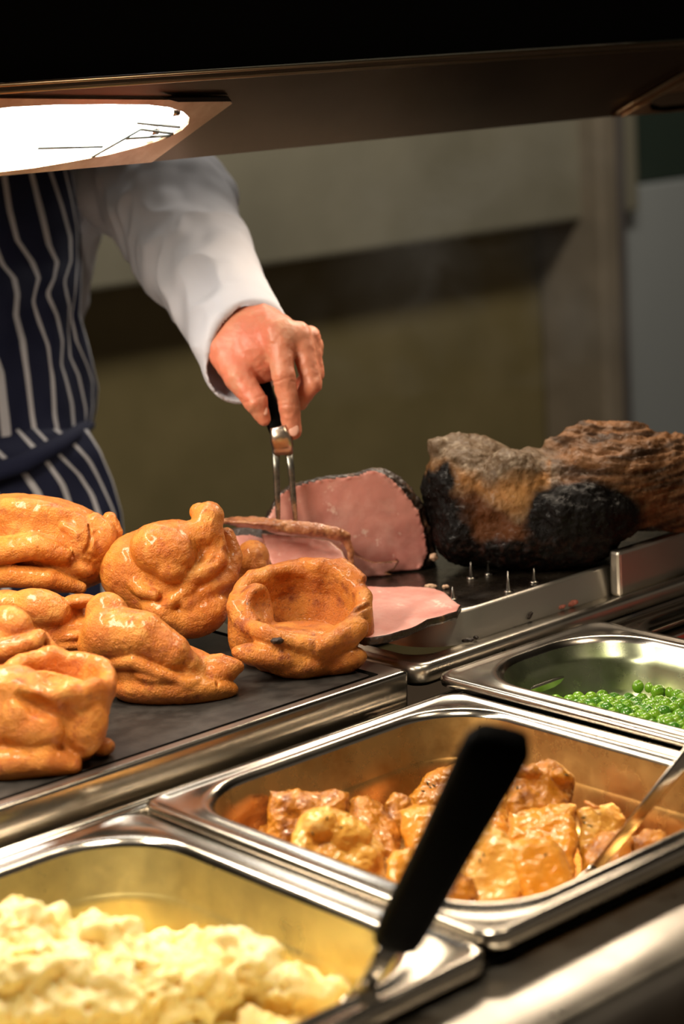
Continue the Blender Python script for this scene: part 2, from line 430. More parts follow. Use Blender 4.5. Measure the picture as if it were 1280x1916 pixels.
sv, sf = loft([[(x, y, .8815) for x, y in rrect(1.1925, 1.3695, .7205, 1.0215, .045, 12)], [(x, y, .8825) for x, y in rrect(1.21, 1.35, .74, 1.0, .03, 12)]])
tag(mk('tomato_sauce', sv, sf, sauce_m), 'smooth red sauce filling the pan beyond the peas', 'sauce')

# pudding tray
TZ = .920
XT = atz(766, 1254, TZ)[0]; YT = atz(766, 1254, TZ)[1]
pt = empty('baking_tray', (.72, 1.3, .86), 'dark flat griddle tray with a grooved border under the baked puddings', 'tray')
Rr = lambda x0, x1, y0, y1, r, z: [(x, y, z) for x, y in rrect(x0, x1, y0, y1, r, 6)]
tx0, tx1, ty0, ty1 = .10, XT, YT, 1.385
v, f_ = loft([Rr(tx0+.004, tx1-.004, ty0+.004, ty1-.004, .004, .872), Rr(tx0+.001, tx1-.001, ty0+.001, ty1-.001, .004, .890), Rr(tx0, tx1, ty0, ty1, .004, TZ-.003), Rr(tx0+.0008, tx1-.0008, ty0+.0008, ty1-.0008, .004, TZ-.0006), Rr(tx0+.003, tx1-.003, ty0+.003, ty1-.003, .004, TZ)], False)
o = mk('tray_skirt', v, f_, steel, pt, auto=60); o['label'] = 'bright steel outer edge'
g1 = .020
v, f_ = loft([Rr(tx0+.003, tx1-.003, ty0+.003, ty1-.003, .004, TZ), Rr(tx0+g1-.001, tx1-g1+.001, ty0+g1*.62-.001, ty1-g1, .003, TZ-.0006)], False)
o = mk('tray_border', v, f_, mat('border_steel', (.33, .28, .24), .34, .9), pt, smooth=False)
a_ = (tx0+g1-.001, tx1-g1+.001, ty0+g1*.62-.001, ty1-g1)
b_ = (a_[0]+.004, a_[1]-.005, a_[2]+.005, a_[3]-.004)
v, f_ = loft([Rr(*a_, .003, TZ-.0006), Rr(a_[0]+.001, a_[1]-.001, a_[2]+.001, a_[3]-.001, .003, TZ-.0035), Rr(b_[0]-.0005, b_[1]+.0005, b_[2]-.0005, b_[3]+.0005, .003, TZ-.0035), Rr(*b_, .003, TZ-.001)], False)
o = mk('groove', v, f_, black_rub, pt, smooth=False); o['label'] = 'black groove around the plate'
v, f_ = loft([Rr(*b_, .003, TZ-.001), Rr(b_[0]+.01, b_[1]-.01, b_[2]+.01, b_[3]-.01, .003, TZ-.001)])
mk('griddle_plate', v, f_, plate_m, pt, smooth=False)

# carving tray with spikes
DZ = .936
MX0 = atz(775, 1250, .915)[0]; MY0 = atz(1280, 1082, .915)[1]-.003
cv = empty('carving_tray', (1.25, 1.3, .86), 'stainless steel carving tray with upright spikes under the roast meats', 'tray')
mx0, mx1, my0, my1 = MX0, 1.56, MY0, 1.385
RR = lambda ins, r, z, dx=0: [(x, y, z) for x, y in rrect(mx0+ins+dx, mx1-ins, my0+ins, my1-ins, r, 10)]
v, f_ = loft([RR(.002, .010, .9005), RR(.0005, .012, .9035), RR(0, .012, .9115), RR(.001, .012, .9145), RR(.004, .012, .9155), RR(.007, .012, .9145), RR(.009, .012, .9115), RR(.024, .02, .9105), RR(.026, .022, .9112)], False)
o = mk('tray_rim', v, f_, steel_lo, cv, auto=60)
s = o.modifiers.new('sheet', 'SOLIDIFY'); s.thickness = .0012; s.offset = 1
v, f_ = loft([RR(.026, .05, .9105, .018), RR(.0275, .05, .914, .018), RR(.030, .05, DZ-.002, .018), RR(.0312, .05, DZ, .018), RR(.034, .05, DZ+.0004, .018), RR(.037, .05, DZ-.0008, .018)], False)
o = mk('raised_edge', v, f_, mat('pale_steel', (.60, .56, .49), .42, 1), cv, auto=60); o['label'] = 'pale raised steel edge with rounded corners'
juice = mat('greasy_deck', (.045, .035, .025), .22, .35, var=[((.010, .007, .005), 22, .35, .6)], bump=(90, .25, .002), rvar=(50, .12, .4), coat=.5)
v, f_ = loft([RR(.037, .05, DZ-.0008, .018), RR(.05, .04, DZ-.001, .018)])
o = mk('deck', v, f_, juice, cv, smooth=False); o['label'] = 'dark deck wet with meat juices'
sx = atz(1200, 1040, .95)
v, f_ = join([box(1.228, mx1-.03, my0+.014, my0+.0255, .912, .951)])
bevel(mk('end_lip', v, f_, MATS['pale_steel'], cv, smooth=False), .003)['label'] = 'taller section of steel edge beside the dark joint'
for (bx, by, tx, ty) in ((882, 1083, 882, 1050), (952, 1108, 952, 1066), (848, 1122, 848, 1096), (915, 1075, 915, 1046), (1000, 1090, 1000, 1062)):
    p = atz(bx, by, DZ-.001); t = dz(bx, by, DZ-.001); top = att(tx, ty, t)
    q = np.array([p[0], p[1], top[2]])
    v, f_ = tube([p, p+(0, 0, .0015), p+(0, 0, .0016), q], [.0042, .0040, .0019, .0004], 10)
    mk('spike', v, f_, steel, cv)

# ------------------------------------------------------------------ heated gantry above the counter
YG, ZG = 1.32, 1.290          # lower back edge of the slanted front
YH, ZH = 1.25, 1.353          # upper front edge
gn = np.array([0, -(ZH-ZG), -(YG-YH)]); gn = gn/np.linalg.norm(gn)      # faces the customer and down
GP = np.array([0, YG, ZG]); gs = np.array([0, YG-YH, ZG-ZH]); GL = np.linalg.norm(gs); gs = gs/GL
GT = np.array([0, YH, ZH])
def gpt(X, s, d=0): return GT + np.array([X, 0, 0]) + gs*s + gn*d
def gpx(x, y):      # pixel on the slanted face -> (X, s)
    d = ray(x, y); t = ((GP-CAM)@gn)/(d@gn); p = CAM+d*t; return p[0], (p-GT)@gs
ga = empty('heat_lamp_gantry', (1.0, 1.3, .905), 'long brown steel heat lamp gantry spanning above the counter', 'heat lamp')
GX0, GX1 = .05, 2.05
def plate2d(outer, holes, d0, d1):
    """flat plate on the slanted face with holes, thickness from d0 to d1"""
    bm = bmesh.new(); loops = []
    for lp in [outer]+holes:
        vs = [bm.verts.new(gpt(X, s, d1)) for X, s in lp]
        es = [bm.edges.new((vs[i], vs[(i+1) % len(vs)])) for i in range(len(vs))]; loops.append(es)
    bmesh.ops.triangle_fill(bm, edges=[e for l in loops for e in l], use_beauty=True)
    if d0 != d1:
        r = bmesh.ops.extrude_face_region(bm, geom=bm.faces[:])
        for v in [g for g in r['geom'] if isinstance(g, bmesh.types.BMVert)]: v.co += Vector((gn*(d0-d1)).tolist())
    bmesh.ops.recalc_face_normals(bm, faces=bm.faces[:])
    bm.verts.ensure_lookup_table()
    for i, v in enumerate(bm.verts): v.index = i
    V = [tuple(v.co) for v in bm.verts]; Fc = [[v.index for v in f.verts] for f in bm.faces]; bm.free()
    return V, Fc
L1p = [(-160, 330), (-160, 250), (-60, 205), (20, 196), (100, 192), (200, 191), (275, 192), (315, 197), (340, 205), (352, 216), (350, 228), (338, 240), (310, 255), (262, 270), (200, 286), (130, 299), (60, 311), (0, 318)]
L1 = [gpx(x, y) for x, y in L1p]; L1 = [(X, min(s, GL-.0012)) for X, s in L1]
R1p = [(1222, 180), (1245, 170), (1300, 163), (1420, 158), (1420, 190), (1300, 199), (1240, 205), (1218, 203), (1211, 195)]
R1 = [gpx(x, y) for x, y in R1p]
v, f_ = plate2d([(GX0, 0), (GX1, 0), (GX1, GL), (GX0, GL)], [L1, R1], -.001, 0)
o = mk('fascia', v, f_, bronze, ga, smooth=False); o['label'] = 'slanted brown steel fascia with lamp openings'
v, f_ = join([box(GX0, GX1, YH-.002, YH+.10, ZH+.0005, ZH+.006)]); mk('top_plate', v, f_, bronze, ga, smooth=False)
v, f_ = join([box(GX0, GX1, YG+.0005, YG+.004, ZG, ZH+.0)]); mk('back_plate', v, f_, bronze, ga, smooth=False)
for s_, rr in ((-.0005, .0016), (-.0075, .0012)):
    a = gpt(GX0, s_, .001); b = gpt(GX1, s_, .001)
    o = mk('trim_rail', *tube([a+(0, 0, .0), b], rr, 8), mat('bronze_trim', (.50, .36, .22), .3, 1) if 'bronze_trim' not in MATS else MATS['bronze_trim'], ga)
v, f_ = join([box(GX0, GX1, YH+.006, YH+.10, ZH+.0065, 2.2)]); o = mk('canopy_panel', v, f_, black_pn, ga, smooth=False); o['label'] = 'matt black canopy panel above the lamps'
for x in (GX0+.02, GX1-.05):
    v, f_ = join([box(x, x+.03, YG+.01, YG+.04, .936, ZG+.05)]); bevel(mk('post', v, f_, steel_lo, ga, smooth=False), .004)
# brighter mounting plate round the left lamp, with a chamfered end
Pp = [(-200, 178), (426, 184), (432, 190), (282, 300), (-200, 342)]
P1 = [gpx(x, y) for x, y in Pp]; P1 = [(X, min(s, GL-.0004)) for X, s in P1]
copper = mat('copper_plate', (.62, .40, .26), .33, 1, var=[((.45, .27, .16), 20, .4, .6)])
v, f_ = plate2d(P1, [[(X, min(s, GL-.0010)) for X, s in L1]], .0004, .0022)
o = mk('lamp_plate', v, f_, copper, ga, smooth=False); o['label'] = 'copper toned plate around the lit lamp'
sl = [gpx(x, y) for x, y in ((300, 177), (424, 176), (430, 184), (330, 185))]
v, f_ = plate2d(sl, [], .0026, .0034); mk('slot', v, f_, black_rub, ga, smooth=False)
# reflector bowl behind the opening + quartz tubes + guard wires
refl = mat('lamp_reflector', (.95, .92, .86), .25, .9, emit=((.94, .96, .98), 3.0))
lampm = mat('quartz_tube', (1, 1, 1), .3, emit=((.92, .97, 1), 12.0))
cL = np.mean(L1, 0)
def ringL(k, d): return [gpt(cL[0]+(X-cL[0])*k, cL[1]+(s-cL[1])*k, d) for X, s in L1]
v, f_ = loft([ringL(1, 0), ringL(.985, -.0015), ringL(.93, -.004), ringL(.7, -.006), ringL(.4, -.0065)])
o = mk('lamp_reflector', v, f_, refl, ga); o['label'] = 'glowing white reflector bowl of the lamp'
for sc_, dd in ((.40, -.0015), (.62, -.002)):
    a = gpt(L1[1][0]-.02, GL*sc_+.01, dd); xe = gpx(318 if sc_ < .5 else 300, 220)[0]; b = gpt(xe, GL*sc_, dd)
    mk('quartz_tube', *tube([a, b], .0030, 12), lampm, ga); mk('tube_cap', *tube([b, b+(.006, 0, 0)], .0036, 10), steel, ga)
wr = mat('guard_wire', (.30, .31, .27), .4, .8)
for pa, pb in (((70, 275), (190, 272)), ((235, 257), (318, 252)), ((255, 228), (335, 236)), ((170, 292), (262, 240)), ((262, 240), (322, 248))):
    a = gpt(*gpx(*pa), .001); b = gpt(*gpx(*pb), .001); mk('guard_wire', *tube([a, b], .0011, 8), wr, ga)
# right-hand fixture
Rp = [(1143, 215), (1262, 142), (1300, 120), (1440, 112), (1440, 196), (1290, 208)]
RP = [gpx(x, y) for x, y in Rp]; RP = [(X, min(max(s, .001), GL-.0004)) for X, s in RP]
v, f_ = plate2d(RP, [R1], .0004, .0030); o = mk('lamp_plate', v, f_, copper, ga, smooth=False)
cR = np.mean(R1, 0)
def ringR(k, d): return [gpt(cR[0]+(X-cR[0])*k, cR[1]+(s-cR[1])*k, d) for X, s in R1]
v, f_ = loft([ringR(1, 0), ringR(.96, -.012), ringR(.7, -.02)]); o = mk('lamp_recess', v, f_, black_rub, ga); o['label'] = 'unlit dark oval lamp recess'
for pa, pb in (((1150, 205), (1278, 128)), ((1160, 212), (1290, 138))):
    a = gpt(*gpx(*pa), .004); b = gpt(*gpx(*pb), .004); mk('guard_wire', *tube([a, b], .0012, 8), MATS['bronze_trim'], ga)
# ------------------------------------------------------------------ Yorkshire puddings
def crust(seed, amp=3.2, sc=.03, fine=1.0):
    def d(V, N_):
        q = V*sc + .6*fbm(V*sc*.7, 2, seed+9)[:, None]
        r = 1-2*np.abs(fbm(q*np.array([1, 1.5, 1]), 3, seed))
        return amp*(r-.55)*.42 + 2.2*fbm(V*.016, 2, seed+5) + fine*fbm(V*.11, 3, seed+3)*.7
    return d
PG = 'golden puddings heaped on the tray'
def pudding(label, ops, t0, lo, hi, seed, amp=3.0, m=None, h=3.0, sc=.03, fl=TZ-.0009):
    return blob('yorkshire_pudding', ops, t0, lo, hi, h, m or pud, disp=crust(seed, amp, sc), floor=fl, relax=2, label=label, cat='yorkshire pudding', group=PG)

# large layered one at the top left
pudding('large puffed pudding with stacked rolled folds, top left of the heap', [
    ('ell', 0, (90, 1020, 0), (140, 88, 80), 8),
    ('ell', 22, (50, 965, 20), (110, 38, 55), 8),
    ('ell', 8, (70, 958, 55), (85, 24, 26), 10),
    ('chain', 7, [(-60, 1040, 55, 26), (0, 1030, 85, 27), (60, 1022, 92, 27), (118, 1036, 75, 20)]),
    ('chain', 6, [(-60, 1080, 50, 22), (20, 1078, 78, 22), (90, 1082, 82, 20), (150, 1100, 55, 12)]),
    ('ell', 8, (150, 1010, 50), (38, 52, 36), -20),
    ('ell', 6, (188, 1010, 40), (30, 42, 32), 5),
    ('ell', 6, (178, 985, 45), (20, 26, 20), 0),
    ('chain', 4, [(205, 972, 25, 14), (217, 995, 25, 13), (213, 1025, 20, 13)]),
    ('ell', 6, (150, 1060, 55), (30, 16, 20), 30),
    ('chain', 5, [(120, 985, 72, 10), (145, 1000, 78, 11), (150, 1020, 72, 9)]),
    ('-chain', 7, [(-60, 1015, 85, 5), (20, 1000, 95, 6), (110, 1003, 90, 6), (132, 1040, 76, 5)]),
    ('-chain', 5, [(-60, 1063, 85, 5), (30, 1058, 102, 6), (110, 1062, 88, 5)]),
    ('-chain', 5, [(165, 985, 70, 3), (170, 1010, 80, 4), (160, 1035, 80, 4), (185, 1050, 66, 4)]),
    ('-chain', 4, [(203, 985, 45, 3), (200, 1000, 48, 4)]),
], 1.575, (-110, 915, -90), (240, 1125, 130), 11, 3.2, h=3.2)
# the pair below it
pudding('glossy pudding with a torn dark crack, tucked under the large layered one', [
    ('ell', 0, (70, 1190, -20), (125, 80, 85), 0),
    ('ell', 8, (75, 1140, 40), (62, 38, 45), 12),
    ('ell', 6, (10, 1130, 20), (50, 26, 50), 0),
    ('chain', 5, [(115, 1180, 40, 18), (150, 1175, 40, 16), (175, 1160, 20, 14)]),
    ('ell', 5, (150, 1125, 30), (34, 14, 30), -4),
    ('chain', 4, [(105, 1195, 50, 10), (140, 1190, 55, 9), (160, 1180, 45, 8)]),
    ('chain', 4, [(110, 1210, 50, 9), (150, 1205, 50, 9)]),
    ('-cap', 4, (127, 1125, 78, 5), (130, 1145, 70, 7)),
    ('-cap', 4, (122, 1150, 80, 3), (106, 1180, 80, 3)),
], 1.485, (-110, 1095, -110), (215, 1290, 100), 12, 2.6, h=3.2)
pudding('pale smooth domed pudding at the left edge of the heap', [
    ('ell', 0, (-10, 1215, 0), (85, 72, 80), 0),
    ('ell', 6, (18, 1172, 35), (46, 40, 40), 20),
    ('chain', 6, [(-40, 1225, 70, 22), (10, 1218, 80, 20), (60, 1202, 66, 20), (72, 1192, 50, 16)]),
    ('chain', 4, [(84, 1192, 40, 10), (100, 1215, 40, 10), (110, 1240, 35, 9)]),
    ('-chain', 5, [(-20, 1205, 92, 5), (30, 1197, 92, 5), (62, 1180, 72, 4)]),
], 1.41, (-110, 1120, -95), (130, 1300, 115), 13, 2.4, h=3.0)
# tall swirl with the curled horn
pudding('tall swirled pudding with a curled horn rising at its top', [
    ('ell', 0, (325, 1080, -10), (122, 108, 95), 0),
    ('ell', 14, (245, 1065, 10), (58, 66, 60), 20),
    ('ell', 6, (305, 1030, 75), (64, 50, 44), 18),
    ('chain', 10, [(300, 1018, 60, 34), (340, 1010, 55, 32), (378, 998, 45, 30), (390, 968, 35, 30), (371, 957, 30, 17)]),
    ('chain', 8, [(395, 985, 40, 20), (404, 1020, 40, 20), (390, 1050, 50, 20)]),
    ('ell', 6, (318, 1065, 85), (32, 26, 28), 20),
    ('chain', 6, [(425, 1000, 0, 14), (438, 1040, 10, 16), (428, 1080, 30, 17), (395, 1100, 60, 17), (350, 1130, 78, 14)]),
    ('chain', 10, [(345, 1088, 76, 15), (380, 1070, 72, 19), (408, 1048, 52, 18)]),
    ('chain', 9, [(352, 1103, 80, 13), (322, 1125, 82, 13), (300, 1145, 78, 12)]),
    ('chain', 5, [(245, 1085, 55, 15), (265, 1105, 70, 14), (290, 1112, 80, 11)]),
    ('ell', 8, (370, 1150, 45), (62, 42, 44), -22),
    ('ell', 8, (310, 1150, 60), (50, 24, 30), 25),
    ('-chain', 5, [(243, 1060, 82, 5), (262, 1075, 92, 7), (275, 1082, 98, 6)]),
    ('-chain', 5, [(350, 1078, 108, 6), (372, 1058, 98, 6), (402, 1050, 80, 6), (414, 1010, 60, 5)]),
    ('-chain', 4, [(330, 1128, 108, 4), (380, 1122, 100, 5), (428, 1092, 70, 4)]),
    ('-chain', 4, [(262, 1128, 84, 6), (282, 1138, 92, 6)]),
    ('-cap', 4, (290, 1090, 112, 5), (300, 1098, 112, 5)),
], 1.56, (175, 930, -120), (460, 1215, 135), 14, 2.6, h=2.7)
# folded one in front
pudding('folded pudding with a smooth flap drooping over a cracked base, front centre', [
    ('ell', 0, (310, 1265, 0), (125, 66, 85), 8),
    ('ell', 8, (325, 1290, 30), (120, 36, 62), 0),
    ('chain', 8, [(200, 1150, 20, 42), (205, 1185, 40, 54), (265, 1190, 62, 48), (320, 1222, 66, 38), (352, 1240, 60, 24)]),
    ('ell', 8, (185, 1205, 20), (40, 50, 50), 0),
    ('chain', 6, [(370, 1245, 40, 18), (410, 1242, 35, 20), (445, 1248, 25, 11)]),
    ('ell', 6, (400, 1262, 30), (52, 28, 34), -20),
    ('chain', 5, [(215, 1240, 64, 12), (250, 1238, 84, 14), (300, 1262, 90, 13), (355, 1280, 80, 12)]),
    ('ell', 5, (290, 1270, 76), (40, 15, 20), 12),
    ('ell', 5, (345, 1280, 74), (30, 18, 20), -10),
    ('-chain', 5, [(200, 1228, 86, 7), (240, 1222, 104, 7), (280, 1242, 112, 6), (330, 1266, 104, 5), (372, 1262, 82, 4)]),
    ('-chain', 4, [(205, 1255, 80, 5), (212, 1275, 80, 7), (210, 1300, 76, 6)]),
    ('-chain', 4, [(395, 1238, 62, 4), (410, 1262, 70, 4), (405, 1285, 70, 3)]),
], 1.462, (135, 1090, -95), (470, 1345, 130), 15, 2.4, h=2.8)
# front left cup
pudding('cup shaped pudding with a dimpled hollow, nearest the tray corner at bottom left', [
    ('bowl', 0, (112, 1266, 15), (.05, -.92, .40), 92, 150, 17, 7, ((0, -.62), (.55, -.66), (.9, -.35), (1, 0)), .10, 9),
    ('ell', 12, (90, 1350, 0), (112, 98, 90), 0),
    ('ell', 12, (20, 1330, 50), (95, 88, 56), 0),
    ('ell', 8, (160, 1350, 55), (42, 66, 44), 5),
    ('ell', 8, (20, 1290, 60), (80, 34, 44), 8),
    ('-ell', 10, (126, 1256, 25), (66, 30, 50), 0),
    ('ell', 8, (60, 1365, 90), (60, 40, 26), 10),
    ('ell', 5, (30, 1340, 96), (30, 34, 20), 0),
    ('-ell', 10, (68, 1318, 108), (40, 17, 22), 25),
    ('-chain', 8, [(120, 1320, 108, 5), (118, 1345, 110, 6), (128, 1385, 104, 5)]),
    ('-chain', 7, [(-20, 1408, 105, 6), (60, 1402, 112, 6), (110, 1388, 108, 6), (160, 1408, 90, 5)]),
    ('chain', 16, [(-50, 1435, 74, 32), (20, 1432, 84, 30), (85, 1424, 86, 28), (130, 1432, 68, 24)]),
    ('ell', 6, (205, 1290, 10), (13, 20, 20), 0),
], 1.335, (-140, 1190, -120), (232, 1490, 150), 16, 2.6, h=3.0)
# open bowl on the right
o = pudding('open bowl shaped pudding with a toasted rim, beside the pink meat slices', [
    ('bowl', 0, (563, 1130, 0), (-.04, -.80, .60), 119, 114, 15, 5, ((0, -.86), (.62, -.86), (.93, -.45), (1, 0)), .13, 11),
    ('ell', 14, (562, 1215, 0), (104, 56, 84), 0),
    ('ell', 12, (470, 1165, -8), (42, 74, 56), 12),
    ('-ell', 14, (565, 1124, 50), (98, 52, 80), 0),
    ('ell', 9, (645, 1190, 62), (50, 26, 26), -30),
    ('ell', 9, (498, 1228, 84), (66, 24, 26), 8),
    ('ell', 8, (630, 1238, 46), (58, 28, 34), -14),
    ('ell', 8, (560, 1245, 62), (60, 26, 34), 0),
    ('ell', 7, (683, 1172, 14), (17, 36, 28), 0),
    ('chain', 7, [(470, 1076, -64, 10), (540, 1064, -92, 12), (585, 1072, -94, 9), (640, 1056, -80, 13), (676, 1082, -48, 11)]),
    ('-chain', 6, [(584, 1182, 122, 4), (588, 1212, 114, 5), (578, 1244, 104, 3)]),
    ('-chain', 6, [(556, 1085, -62, 4), (562, 1120, -50, 5)]),
    ('-chain', 5, [(500, 1092, -50, 4), (512, 1125, -30, 4)]),
    ('-chain', 5, [(664, 1146, 62, 4), (694, 1132, 20, 4)]),
    ('-chain', 5, [(600, 1262, 92, 4), (650, 1222, 92, 4), (690, 1205, 60, 4)]),
], 1.505, (390, 1030, -150), (720, 1290, 150), 17, 2.2, m=pud_dark, h=2.7)
bs = blob('burnt_spot', [('ell', 0, (519, 1199, 108), (13, 6.5, 12), -5)], 1.505, (496, 1185, 90), (544, 1214, 128), 1.6, burnt, o, disp=lambda V, N_: fbm(V*.15, 3, 5)*2)
bs['label'] = 'small charred spot on the rim'
pudding('small round pudding peeking out behind the bowl shaped one', [
    ('ell', 0, (474, 1046, 0), (31, 36, 36), -8),
    ('ell', 10, (476, 1105, -20), (40, 70, 45), 0),
    ('-chain', 5, [(470, 1015, 30, 2), (474, 1035, 38, 3), (468, 1055, 38, 2)]),
    ('ell', 4, (484, 1060, 26), (16, 15, 12), 0),
], 1.60, (425, 1000, -75), (525, 1185, 55), 18, 1.6, h=2.4)
pudding('dark browned scrap of pudding behind the front left cup', [
    ('ell', 0, (192, 1398, 0), (24, 18, 26), -10),
], dz(192, 1412, TZ)-.002, (155, 1370, -40), (225, 1425, 40), 19, 1.5, m=pud_dark, h=2.2)

# ------------------------------------------------------------------ roast meats
pink = mat('pink_cooked_meat', (.62, .265, .215), .40, var=[((.70, .36, .30), 35, .45, .65), ((.52, .18, .15), 14, .5, .68), ((.80, .55, .46), 55, .63, .70)], bump=(140, .2, .002), sss=.15, ssr=(1, .3, .2), coat=.12, rvar=(60, .34, .55))
rind = mat('dark_meat_crust', (.03, .014, .007), .45, var=[((.16, .075, .03), 60, .55, .7), ((.42, .27, .16), 120, .66, .74)], bump=(160, .6, .004), coat=.25, rvar=(80, .25, .6))
edge_m = mat('browned_meat_edge', (.34, .12, .05), .38, var=[((.52, .24, .10), 80, .45, .65), ((.08, .03, .015), 45, .55, .7)], bump=(200, .5, .003), coat=.3)

ham_poly = [(494, 975), (508, 948), (521, 924), (545, 908), (568, 902), (590, 897), (612, 892), (640, 890), (669, 886), (685, 879), (699, 877), (712, 880), (735, 893), (757, 915), (783, 950), (797, 990), (803, 1035), (795, 1058), (785, 1070), (765, 1080), (740, 1086), (690, 1092), (600, 1092), (520, 1060)]
big = [(x+(10 if x > 640 else 0)+(x-650)*.02, y-(2 if y < 960 else 0)) for x, y in ham_poly]
ham_ops = [('pris', 0, ham_poly, -90, 0, -.10, -.25, (650, 990), 7),
           ('pris', 0, [(x+8+(x-650)*.03, y+(y-990)*.01) for x, y in ham_poly], -95, -7, -.10, -.25, (650, 990), 12)]
fn_h = lambda P: P[..., 2]+.10*(P[..., 0]-650)+.25*(P[..., 1]-990)
def ham_mat(c, n):
    return np.where((fn_h(c) > -7.5) & (n[:, 2] > .35) & (d_poly2(c[:, 0], c[:, 1], ham_poly) < -4), 0, 1)
T_H = dz(700, 1085, DZ)+.008
blob('roast_gammon_joint', ham_ops, T_H, (480, 865, -160), (840, 1105, 60), 3.0, [pink, rind],
     disp=lambda V, N_: np.where(d_poly2(V[:, 0], V[:, 1], ham_poly) > -8, fbm(V*.09, 3, 4)*5, fbm(V*.02, 2, 7)*2.5), floor=DZ+.0002, relax=2,
     label='cut pink roast joint with a dark herb crust, its round sliced face toward the fork', cat='roast meat', matfn=ham_mat)
MARB = mat('meat_marbling', (.78, .48, .40), .4, sss=.1)
def vein(pts, r, par):
    P = [(x, y, -.10*(x-650)-.25*(y-990)-1.0) for x, y in pts]
    W_ = unpx(np.array(P), T_H); v, f_ = tube(list(W_), r*T_H/F, 6); return mk('marbling_vein', v, f_, MARB, par)
ham_o = [o for o in COL.objects if o.name.startswith('roast_gammon')][0]
# slices
def slab(label, poly, t0, z0, z1, ax, ay, c, seed, m=None, rnd=3, floor=None, h=2.6, name='meat_slice', amp=1.2, edge=5, grp='pink slices cut from the joint'):
    xs = [p[0] for p in poly]; ys = [p[1] for p in poly]
    zz = [ax*(x-c[0])+ay*(y-c[1]) for x, y in poly]
    def mf(cc, nn):
        return (d_poly2(cc[:, 0], cc[:, 1], poly) > -edge).astype(int)
    return blob(name, [('pris', 0, poly, z0, z1, ax, ay, c, rnd)], t0, (min(xs)-8, min(ys)-8, min(zz)+z0-8), (max(xs)+8, max(ys)+8, max(zz)+z1+8), h, m or [pink, edge_m],
                disp=lambda V, N_: fbm(V*.035, 3, seed)*amp*1.6, floor=floor, relax=2, label=label, cat='meat slice', group=grp, matfn=mf)
# lying on the deck: work in a plane close to the horizontal (tilt ay gives the foreshortening)
def flat_slice(label, poly, z, th, seed, **k):
    P = np.array([atz(x, y, z) for x, y in poly]); c = P.mean(0)
    n = len(P); rings = []
    sub = []
    for i in range(n):
        a, b = P[i], P[(i+1) % n]
        for q in range(4): sub.append(a+(b-a)*q/4)
    S = np.array(sub); S[:, :2] += .0012*np.stack([noise(S*300, seed), noise(S*300, seed+5)], -1)
    def rg(sc, zz, mat_i=0):
        R_ = c+(S-c)*sc; R_ = R_.copy(); R_[:, 2] = zz+.0022*fbm(R_*np.array([28, 28, 1]), 2, seed) if zz > z-.9*th else zz; return R_.tolist()
    rings = [rg(.6, z-th), rg(.985, z-th), rg(1, z-th*.7), rg(1, z-th*.2), rg(.985, z), rg(.95, z+.0002), rg(.8, z+.0004), rg(.55, z+.0003), rg(.25, z)]
    v, f_ = loft(rings); m = len(S)
    o = mk('meat_slice', v, f_, [pink, k.get('em', edge_m)])
    mi = [1 if 1 <= (i//m) <= 3 else 0 for i in range(len(f_))]; o.data.polygons.foreach_set('material_index', mi)
    tag(o, label, 'meat slice', 'pink slices cut from the joint'); return o
flat_slice('large pink slice lying over the raised tray edge at the front, nearest the bowl pudding',
           [(664, 1150), (672, 1098), (760, 1096), (815, 1100), (832, 1106), (846, 1122), (862, 1131), (855, 1145), (800, 1160), (760, 1178), (722, 1190), (690, 1194), (672, 1192)], DZ+.0065, .006, 31, em=rind)
slab('curved slice peeling off the foot of the cut joint', [(640, 1010), (668, 1040), (700, 1052), (735, 1050), (748, 1048), (738, 1066), (722, 1072), (760, 1080), (781, 1079), (784, 1087), (770, 1092), (720, 1096), (685, 1094), (655, 1080), (620, 1040)],
     T_H, 2, 9, -.10, -.10, (650, 990), 32, floor=DZ+.0002, edge=2.5, rnd=2, h=2.2)
T_S = T_H-.035
slab('pink slice sloping under the fork with a black herb crust on its left end', [(488, 998), (520, 1000), (570, 1004), (615, 1010), (640, 1030), (655, 1065), (690, 1100), (640, 1130), (560, 1130), (520, 1080), (500, 1040)],
     T_S, -6, 6, 0, .9, (580, 1050), 33, edge=2)
slab('dark crusted end slice lying behind the small round pudding', [(415, 990), (470, 985), (520, 1000), (512, 1040), (530, 1070), (505, 1110), (440, 1110), (405, 1040)],
     T_S+.012, -8, 4, 0, .8, (470, 1040), 34, m=[pink, rind], edge=15, amp=1.5)
# held by the fork, seen edge on
held = blob('meat_slice', [('chain', 0, [(420, 975, -20, 6), (470, 977, 0, 11), (520, 984, 20, 12), (580, 990, 30, 13), (630, 998, 20, 12), (646, 1004, 10, 10)]),
      ('chain', 4, [(646, 1004, 10, 9), (655, 1030, 8, 7), (657, 1056, 8, 5)]),
      ('ell', 5, (530, 983, 0), (110, 8, 34), 4),
      ('ell', 4, (620, 1000, 5), (34, 8, 22), 8)], T_S, (405, 960, -90), (675, 1070, 50), 2.4, [edge_m],
      disp=lambda V, N_: fbm(V*.08, 3, 35)*3.0, relax=1, label='thin slice pressed by the fork tines, its browned edge toward us', cat='meat slice', group='pink slices cut from the joint')
for i, (pts, r) in enumerate([][:0] and [([(718, 925), (722, 945), (716, 960)], 1.6), ([(705, 975), (704, 995), (699, 1012)], 1.3), ([(750, 965), (752, 985)], 1.1), ([(575, 930), (610, 940), (655, 950)], .7), ([(600, 960), (625, 965), (640, 975)], .8)]):
    vein(pts, r, ham_o)
# torn flap notch
nt_ = vein([(742, 1045), (732, 1060), (728, 1066)], 3.2, ham_o); nt_.name = 'torn_notch'; nt_.data.materials[0] = mat('notch_shadow_meat', (.22, .05, .035), .5)

